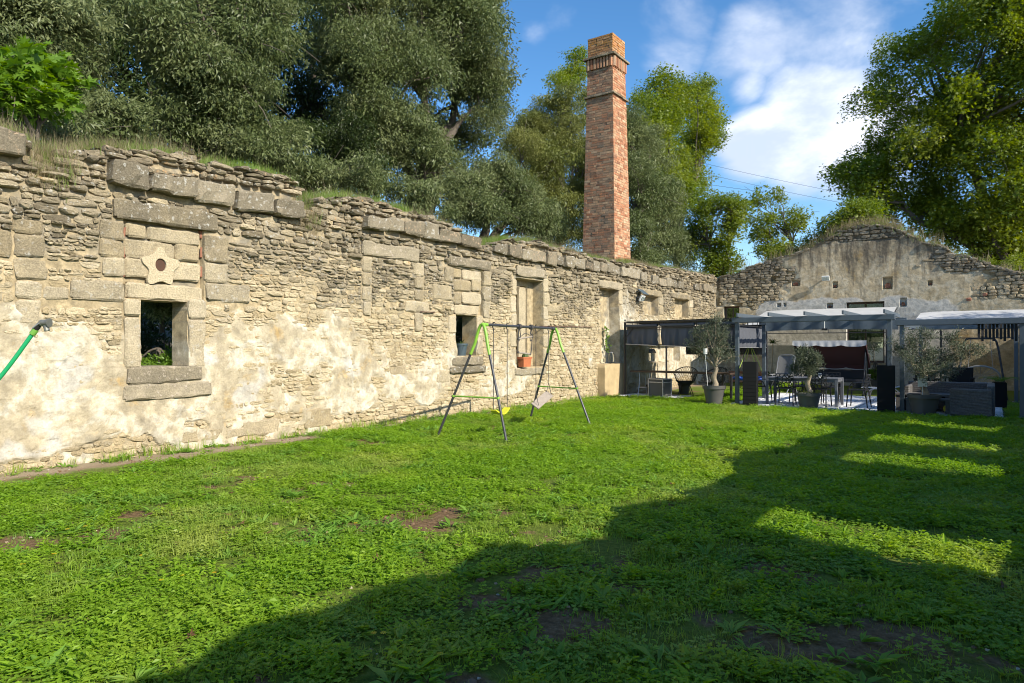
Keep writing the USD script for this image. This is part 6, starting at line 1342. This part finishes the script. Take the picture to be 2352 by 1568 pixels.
# dining table and its six chairs
def dining_table():
    t = empty('dining_table', (6.17, 20.1, Z0), label='grey aluminium dining table under the pergola', cat='table'); w, d, h = 1.85, .92, .75
    for k in range(9): obj('slat', MB().box((0, -d / 2 + d * (k + .5) / 9, h - .015), (w - .02, d / 9 - .006, .026), ch=.003), M['table'], t)
    for s in (-1, 1): obj('apron', MB().box((0, s * (d / 2 - .04), h - .065), (w - .06, .03, .07)), M['table'], t); obj('apron', MB().box((s * (w / 2 - .04), 0, h - .065), (.03, d - .12, .07)), M['table'], t)
    for sx in (-1, 1):
        for sy in (-1, 1): obj('leg', MB().box((sx * (w / 2 - .04), sy * (d / 2 - .04), (h - .03) / 2), (.07, .07, h - .03), ch=.004), M['table'], t)
M['table'] = simple('grey_powder_coat', (.13, .135, .15), .4, .08, 8)
dining_table()
def lattice_panel(w, h, cells, seed, th=.012, cyl=0):
    r_ = np.random.default_rng(seed); pts = np.column_stack([r_.uniform(-w, w, cells * 4), r_.uniform(-h / 2, h * 1.5, cells * 4)]); vor = Voronoi(pts); frame = sbox(-w / 2, 0, w / 2, h).buffer(.0); inner = sbox(-w / 2 + .018, .018, w / 2 - .018, h - .018); hol = []
    for reg in vor.point_region:
        R_ = vor.regions[reg]
        if -1 in R_ or len(R_) < 3: continue
        c = Polygon(vor.vertices[R_]).buffer(-.0105).buffer(-.008).buffer(.008, quad_segs=2).intersection(inner)
        if c.area > 2e-4: hol.append(c.simplify(.002))
    g = frame.difference(unary_union(hol)); g = max(getattr(g, 'geoms', [g]), key=lambda x: x.area)
    m_ = trimesh.creation.extrude_polygon(g, th, engine='earcut'); v = np.array(m_.vertices); return np.column_stack([v[:, 0], v[:, 2], v[:, 1]]), np.array(m_.faces)
def lattice_chair():
    t = empty('lattice_chair', label='black pierced-back chair, left one on the near side of the dining table', cat='chair', group='pierced chairs at the dining table')
    v, f = lattice_panel(.46, .40, 22, 5); v[:, 2] += .47; v[:, 1] += -.22 - (v[:, 2] - .47) * .22 - .0 + .10 * (v[:, 0] / .23) ** 2 * .5; obj('backrest', (v, f), M['black_metal'], t)
    v, f = lattice_panel(.46, .44, 20, 6, .02); v = np.column_stack([v[:, 0], v[:, 2] - .22, .445 + v[:, 1] * -1 + .02]); obj('seat', (v, f), M['black_metal'], t)
    for sx in (-1, 1):
        obj('leg', MB().tube([(sx * .205, .2, .44), (sx * .225, .235, 0)], [.02, .015], 8), M['black_metal'], t); obj('leg', MB().tube([(sx * .205, -.2, .47), (sx * .225, -.27, 0)], [.02, .015], 8), M['black_metal'], t)
        obj('armrest', MB().tube(arc([(sx * .225, -.26, .66), (sx * .245, .12, .64), (sx * .22, .19, .45)], 5, .08), .013, 8), M['black_metal'], t, smooth=40)
    return t
ch0 = lattice_chair(); UsdGeom.Xformable(ch0).AddTranslateOp().Set(Gf.Vec3d(5.80, 19.62, Z0)); UsdGeom.Xformable(ch0).AddRotateZOp().Set(4.0)
for x, y, rz, lb in ((6.66, 19.66, -5, 'black pierced-back chair, right one on the near side behind the round olive'), (5.92, 20.72, 176, 'black pierced-back chair, left one on the far side of the dining table'), (6.74, 20.70, 184, 'black pierced-back chair, right one on the far side of the dining table'),
                     (7.52, 20.05, 86, 'black pierced-back chair, at the right end of the dining table'), (4.98, 20.2, -94, 'black pierced-back chair, at the left end behind the tall planter')):
    copy_of(ch0, (x, y, Z0), rz, lb)
bt_ = empty('table_bottle', (6.55, 20.2, Z0 + .75), label='small white candle glass on the dining table', cat='candle'); obj('glass', MB().lathe([(0, 0), (.04, 0), (.045, .12), (.038, .12)], n=14), M['white_plastic'], bt_, smooth=40)

# garden swing bench with tipped canopy
def swing_bench():
    t = empty('swing_bench', label='garden swing bench with a tipped grey canopy showing its maroon underside', cat='swing bench'); x0, x1 = 4.72, 7.0; yf, zf, yr, zr = 25.2, 1.80, 26.2, .98
    obj('canopy', cloth(lambda a, b_: (x0 + (x1 - x0) * a, yf + (yr - yf) * b_, zf + (zr - zf) * b_ - .07 * math.sin(math.pi * a) * math.sin(math.pi * b_)), 20, 10), M['maroon'], t, smooth=True)
    obj('canopy_top', cloth(lambda a, b_: (x0 + (x1 - x0) * a, yf + (yr - yf) * b_ + .015, zf + .02 + (zr - zf) * b_ - .07 * math.sin(math.pi * a) * math.sin(math.pi * b_)), 20, 10), M['canvas_light'], t, smooth=True)
    sc_ = lambda a, n: .06 * abs(math.sin(a * n * math.pi)) ** .6
    obj('front_valance', cloth(lambda a, b_: (x0 - .02 + (x1 - x0 + .04) * a, yf - .02 - .03 * b_ + .012 * math.sin(a * 60) * b_, zf + .03 - b_ * (.15 + sc_(a, 3))), 60, 5), M['canvas_light'], t, smooth=True)
    rv_ = obj('rear_valance', cloth(lambda a, b_: (x0 + (x1 - x0) * a, yr - .02, zr + .01 - b_ * (.09 + sc_(a, 3))), 60, 4), M['maroon'], t, smooth=True)
    obj('hem', MB().tube([(x0 + (x1 - x0) * a, yr - .025, zr - .085 - sc_(a, 3)) for a in np.linspace(0, 1, 60)], .012, 6), M['canvas_light'], rv_)
    for s, y in ((x0, 0), (x1, 0)): obj('side_valance', cloth(lambda a, b_: (s, yf + (yr - yf) * a, zf + (zr - zf) * a - b_ * .14), 12, 3), M['maroon'], t)
    for x in (x0 + .06, x1 - .06):
        obj('frame_leg', MB().tube(arc([(x, 25.0, .03), (x, 25.55, 1.62), (x, 26.4, .03)], 6, .1), .024, 8), M['black_metal'], t, smooth=40); obj('frame_foot', MB().tube([(x, 24.9, .03), (x, 26.5, .03)], .022, 8), M['black_metal'], t); obj('hanger', MB().tube([(x, 25.6, 1.5), (x, 25.7, .5)], .009, 6), M['silver'], t)
    obj('cross_bar', MB().tube([(x0 + .06, 25.55, 1.58), (x1 - .06, 25.55, 1.58)], .022, 8), M['black_metal'], t)
    obj('seat_cushion', MB().box(((x0 + x1) / 2, 25.75, .46), (x1 - x0 - .3, .5, .10), ch=.03), M['cushion'], t); obj('back_cushion', MB().box(((x0 + x1) / 2, 26.3, .66), (x1 - x0 - .3, .10, .34), ch=.03, rx=-.2), M['cushion'], t)
swing_bench()
def recliner():
    t = empty('recliner', (4.62, 24.3, Z0), -12, 'grey folding recliner with tall sling back left of the swing bench', 'recliner')
    for s in (-1, 1):
        obj('back_tube', MB().tube(arc([(s * .29, -.05, .40), (s * .29, .22, 1.24), (s * .20, .24, 1.30), (0, .245, 1.31)], 6, .06), .014, 8), M['silver'], t, smooth=40); obj('seat_tube', MB().tube([(s * .29, -.05, .42), (s * .29, -.55, .46)], .014, 8), M['silver'], t)
        obj('leg', MB().tube([(s * .31, -.5, .0), (s * .31, .1, .62)], .014, 8), M['silver'], t); obj('leg', MB().tube([(s * .31, .35, .0), (s * .31, -.2, .62)], .014, 8), M['silver'], t); obj('armrest', MB().box((s * .33, -.12, .64), (.06, .42, .03), ch=.008), M['silver'], t)
    obj('back_sling', cloth(lambda a, b_: (-.27 + .54 * a, -.04 + .26 * b_ + .04 * math.sin(math.pi * a), .42 + .86 * b_), 10, 8), M['sling'], t, smooth=True); obj('seat_sling', cloth(lambda a, b_: (-.27 + .54 * a, -.05 - .5 * b_, .42 + .04 * b_ - .03 * math.sin(math.pi * a)), 8, 6), M['sling'], t, smooth=True)
recliner()
def lounger():
    t = empty('garden_lounger', (8.05, 22.3, Z0), 0, 'pale grey garden lounger with curved tube legs right of the dining table', 'lounger')
    obj('sling', cloth(lambda a, b_: (-.75 + 1.25 * a, -.28 + .56 * b_, .40 + .30 * max(0, a - .55) ** 1.2 + .02 * math.sin(math.pi * b_)), 14, 6), M['canvas_light'], t, smooth=True)
    for s in (-1, 1): obj('curved_leg', MB().tube(arc([(-.6, s * .3, 0), (-.55, s * .3, .38), (.1, s * .3, .40), (.3, s * .3, .0)], 7, .22), .016, 8), M['silver'], t, smooth=40)
lounger()
# yucca in its pot and the low pots along the gable
p = DY(1772, 862, 28.6); rp = round_pot('plant_pot', (p[0], p[1], 0), .17, .23, .50, .07, 'dark pot holding the tall thin yucca beside the gable'); t = empty('yucca', (p[0], p[1], 0), label='thin stemmed yucca with a spiky head against the grey plaster', cat='plant')
obj('stem', MB().tube([(0, 0, .42), (.03, 0, 1.0), (.05, .02, 1.72)], [.035, .028, .024], 8), M['olive_bark'], t, smooth=True); spiky(t, (.05, .02, 1.74), 34, .46, .034, np.random.default_rng(12), droop=.3); spiky(t, (-.05, 0, .45), 26, .55, .040, np.random.default_rng(13), droop=.5)
for px, py, lb, s in ((2012, 862, 'leafy potted plant on the ground under the tall gable window', .8), (1968, 858, 'low green potted plant left of the tall gable window sill', .6)):
    p = DY(px, py, 29.6); round_pot('plant_pot', (p[0], p[1], 0), .14, .19, .34, .05, 'dark pot of the ' + lb.split(' on ')[0].split(' left')[0]); bush(lb, np.array([p[0], p[1], .60]), .34 * s, int(px), 'fig', per=60)
# corner sofa of rattan
def sofa():
    t = empty('corner_sofa', label='grey rattan corner sofa with its backs towards the lawn at the right', cat='sofa')
    obj('long_back', MB().box((9.55, 20.62, .36 + Z0), (1.86, .16, .68), ch=.02), M['rattan'], t); obj('side_back', MB().box((10.40, 19.75, .36 + Z0), (.15, 1.56, .68), ch=.02), M['rattan'], t); nb = obj('near_back', MB().box((10.02, 18.86, .315 + Z0), (.80, .15, .62), ch=.02), M['rattan'], t); obj('arm', MB().box((8.66, 20.15, .31 + Z0), (.13, .80, .62), ch=.02), M['rattan'], t)
    obj('seat_base', MB().box((9.53, 20.16, .17 + Z0), (1.6, .74, .28), ch=.02), M['rattan'], t); obj('seat_base', MB().box((9.97, 19.36, .17 + Z0), (.68, .84, .28), ch=.02), M['rattan'], t)
    for k in range(2): obj('seat_cushion', MB().box((9.13 + .8 * k, 20.16, .37 + Z0), (.78, .70, .12), ch=.03), M['cushion'], t)
    obj('seat_cushion', MB().box((9.97, 19.36, .37 + Z0), (.66, .80, .12), ch=.03), M['cushion'], t)
    for x, y in ((9.64, 18.86), (10.4, 18.86), (10.4, 20.5)): obj('leg', MB().box((x, y, .02 + Z0), (.05, .05, .05)), M['silver'], t)
    for i in range(10): obj('weave_band', MB().box((10.02, 18.782, .05 + Z0 + .058 * i), (.79, .008, .03)), M['rattan'], nb)
sofa()
def low_table(name, c, w, d, h, label, cat):
    t = empty(name, (c[0], c[1], Z0), label=label, cat=cat); n = 3
    for k in range(n): obj('plank', MB().box((0, -d / 2 + d * (k + .5) / n, h - .025), (w, d / n - .008, .05), ch=.005), M['grey_wood'], t)
    for s in (-1, 1): obj('leg', MB().box((s * (w / 2 - .10), 0, (h - .05) / 2), (.16, d - .04, h - .05), ch=.005), M['grey_wood'], t)
M['grey_wood'] = simple('greyed_wood', (.15, .14, .13), .8, .25, 14, bump=.3)
low_table('low_table', (9.05, 19.72), 1.25, .5, .44, 'low grey wooden table before the rattan sofa', 'table'); low_table('bench', (9.2, 19.15), 1.0, .30, .36, 'low grey wooden bench nearer than the low table', 'bench')
q = empty('yellow_ball', (9.55, 19.45, Z0 + .10), label='yellow ball on the paving under the low table', cat='ball'); obj('ball', trimesh.creation.icosphere(subdivisions=2, radius=.10), M['yellow'], q, smooth=True)
def armchair():
    t = empty('dark_armchair', label='dark armchair behind the spreading olive tree', cat='armchair'); obj('backrest', MB().box((0, .26, .66), (.56, .06, .50), ch=.015, rx=-.15), M['black_pot'], t); obj('seat', MB().box((0, 0, .42), (.54, .54, .06), ch=.015), M['black_pot'], t)
    for s in (-1, 1):
        obj('armrest', MB().box((s * .31, 0, .63), (.05, .52, .03), ch=.006), M['black_pot'], t)
        for y in (-.24, .25): obj('leg', MB().tube([(s * .30, y, .62), (s * .31, y * 1.1, 0)], .018, 8), M['black_pot'], t)
    return t
ac0 = armchair(); UsdGeom.Xformable(ac0).AddTranslateOp().Set(Gf.Vec3d(8.75, 24.6, 0)); UsdGeom.Xformable(ac0).AddRotateZOp().Set(10.0); copy_of(ac0, (9.62, 24.3, 0), -8, 'dark armchair beside the round hanging seat', scale=(1.05, 1.05, 1.1))
def hanging_seat():
    t = empty('hanging_seat', label='round pale rattan seat hanging in a black frame at the right', cat='hanging chair'); y = 26.0; xa, xb = 9.72, 10.50; dy = .55
    obj('top_bar', MB().tube(arc([(xa - .06, y, 1.6), (xa, y, 1.88), (xb, y, 1.88), (xb + .06, y, 1.6)], 6, .12), .032, 10), M['black_metal'], t, smooth=40)
    for x, s in ((xa, -1), (xb, 1)):
        for k in (-1, 1): obj('leg', MB().tube([(x + s * .06, y, 1.62), (x + s * .28, y + k * dy, 0)], .03, 10), M['black_metal'], t, smooth=40)
        obj('rope', MB().tube([(x - s * .14, y, 1.86), (x - s * .06, y - .1, .85)], .009, 6), M['pale_rattan'], t)
    a = np.linspace(0, 2 * math.pi, 40, endpoint=False); c = np.array([(xa + xb) / 2, y - .05, .68]); hp = [c + np.array([.50 * math.cos(s), -.10 * math.sin(s) - .05, .34 * math.sin(s)]) for s in a]
    obj('hoop', MB().tube(hp, .028, 8, closed=True), M['pale_rattan'], t, smooth=40); mb = MB()
    for i in range(0, 40, 2): mb.tube([hp[i], c + (hp[i] - c) * .6 + [0, .26, -.03], c + (hp[i] - c) * .15 + [0, .36, -.04]], .007, 5)
    obj('woven_back', mb, M['pale_rattan'], t); obj('cushion', MB().lathe([(0, -.05), (.34, -.05), (.38, 0), (.34, .05), (0, .06)], (c[0], c[1] + .12, .45), 20), M['pale_rattan'], t, smooth=40)
hanging_seat()
p = G(2295, 937); t = empty('plant_stand', (p[0], p[1], 0), 5, 'tall black square pot holding a fern at the right', 'plant pot'); obj('body', MB().box((0, 0, .34), (.30, .30, .68), ch=.01), M['black_pot'], t); obj('soil', MB().box((0, 0, .685), (.26, .26, .02)), M['soil'], t)
t = empty('fern', (p[0], p[1], .68), label='green fern spreading over the tall black square pot', cat='plant'); mbf = MB(); rr = np.random.default_rng(55)
for i in range(30):
    a = 2.4 * i; l = rr.uniform(.35, .6); d = np.array([math.cos(a), math.sin(a), 0])
    for k in np.linspace(.1, 1, 12):
        c = d * l * k + [0, 0, l * (.9 * k - .75 * k * k)]
        for s in (-1, 1): lf_ = leaf_lance(.075 * (1.1 - k * .7), .018); A_, S_, N_ = rot_from(np.array([-d[1], d[0], 0]) * s + d * .5, np.array([0, 0, 1.0]), rr); mbf.add((c + lf_[0] @ np.array([A_, S_, N_]), lf_[1]))
obj('fronds', mbf, M['fig'], t)
# rolled dark curtain at the right end of the low pergola
t = empty('gathered_curtain', label='bundle of dark curtain strips gathered under the right end of the low pergola', cat='curtain')
for k in range(11): x = 10.18 + .07 * k; obj('strip', cloth(lambda a, b_: (x - .03 + .05 * a, 19.25 + .05 * math.sin(k * 1.7 + b_ * 2), 2.16 - b_ * (.36 + .05 * math.sin(k * 2.1))), 3, 6), M['cushion'], t, smooth=True)
obj('hook_rail', MB().tube([(10.1, 19.25, 2.17), (10.95, 19.25, 2.17)], .012, 6), M['silver'], t)
# saucer swing hung from the gazebo
def saucer():
    t = empty('saucer_swing', label='blue saucer swing on lime green ropes behind the tall left planter', cat='swing'); c = np.array([4.15, 22.0, .62])
    obj('ring', MB().tube([c + [.50 * math.cos(s), .50 * math.sin(s), 0] for s in np.linspace(0, 6.2832, 36, endpoint=False)], .045, 8, closed=True), M['blue'], t, smooth=40); obj('mat', MB().lathe([(0, -.06), (.25, -.045), (.49, 0)], tuple(c), 30), M['blue'], t, smooth=40)
    for k in range(4): s = .78 + 1.57 * k; obj('rope', MB().tube([c + [.5 * math.cos(s), .5 * math.sin(s), .02], c + [.12 * math.cos(s) * .4, .08 * math.sin(s), 1.02]], .012, 6), M['lime_rope'], t)
    obj('hanging_rope', MB().tube([c + [0, 0, 1.0], c + [0, 0, 1.62]], .014, 6), M['lime_rope'], t); obj('swivel', MB().lathe([(0, -.05), (.05, -.03), (.05, .03), (0, .05)], tuple(c + [0, 0, 1.02]), 10), M['teal'], t, smooth=40)
    obj('hanging_beam', MB().bar((c[0], 19.85, 2.28), (c[0], 22.75, 2.28), .05), M['black_metal'], t)
saucer()
# wrought iron hoops and a heap of bricks by the corner
t = empty('iron_trellis', label='small wrought iron trellis of hoops before the brick heap in the corner', cat='trellis'); p = G(1655, 890)
for i in range(4):
    for j in range(3): obj('hoop', MB().tube([(p[0] - .3 + .2 * i + .1 * math.cos(s), p[1] + .6, .15 + .25 * j + .12 * math.sin(s)) for s in np.linspace(0, math.pi, 9)], .008, 5), M['black_metal'], t)
for i in range(5): obj('upright', MB().tube([(p[0] - .4 + .2 * i, p[1] + .6, 0), (p[0] - .4 + .2 * i, p[1] + .6, .8)], .009, 5), M['black_metal'], t)
t = empty('brick_stack', label='stack of red bricks against the gable in the left corner', cat='bricks')
for j in range(7):
    for i in range(6): x = .75 + .24 * i + (.12 if j % 2 else 0); obj('brick', MB().box((x, YB - .22 + rf.normal(0, .01), .045 + .072 * j), (.225, .11, .065), rz=rf.normal(0, .03), ch=.004), M['brick'], t, tone=np.tile((rf.random(), .1, 0), (len(MB().box((0, 0, 0), (1, 1, 1), ch=.01).mesh()[0]), 1)))
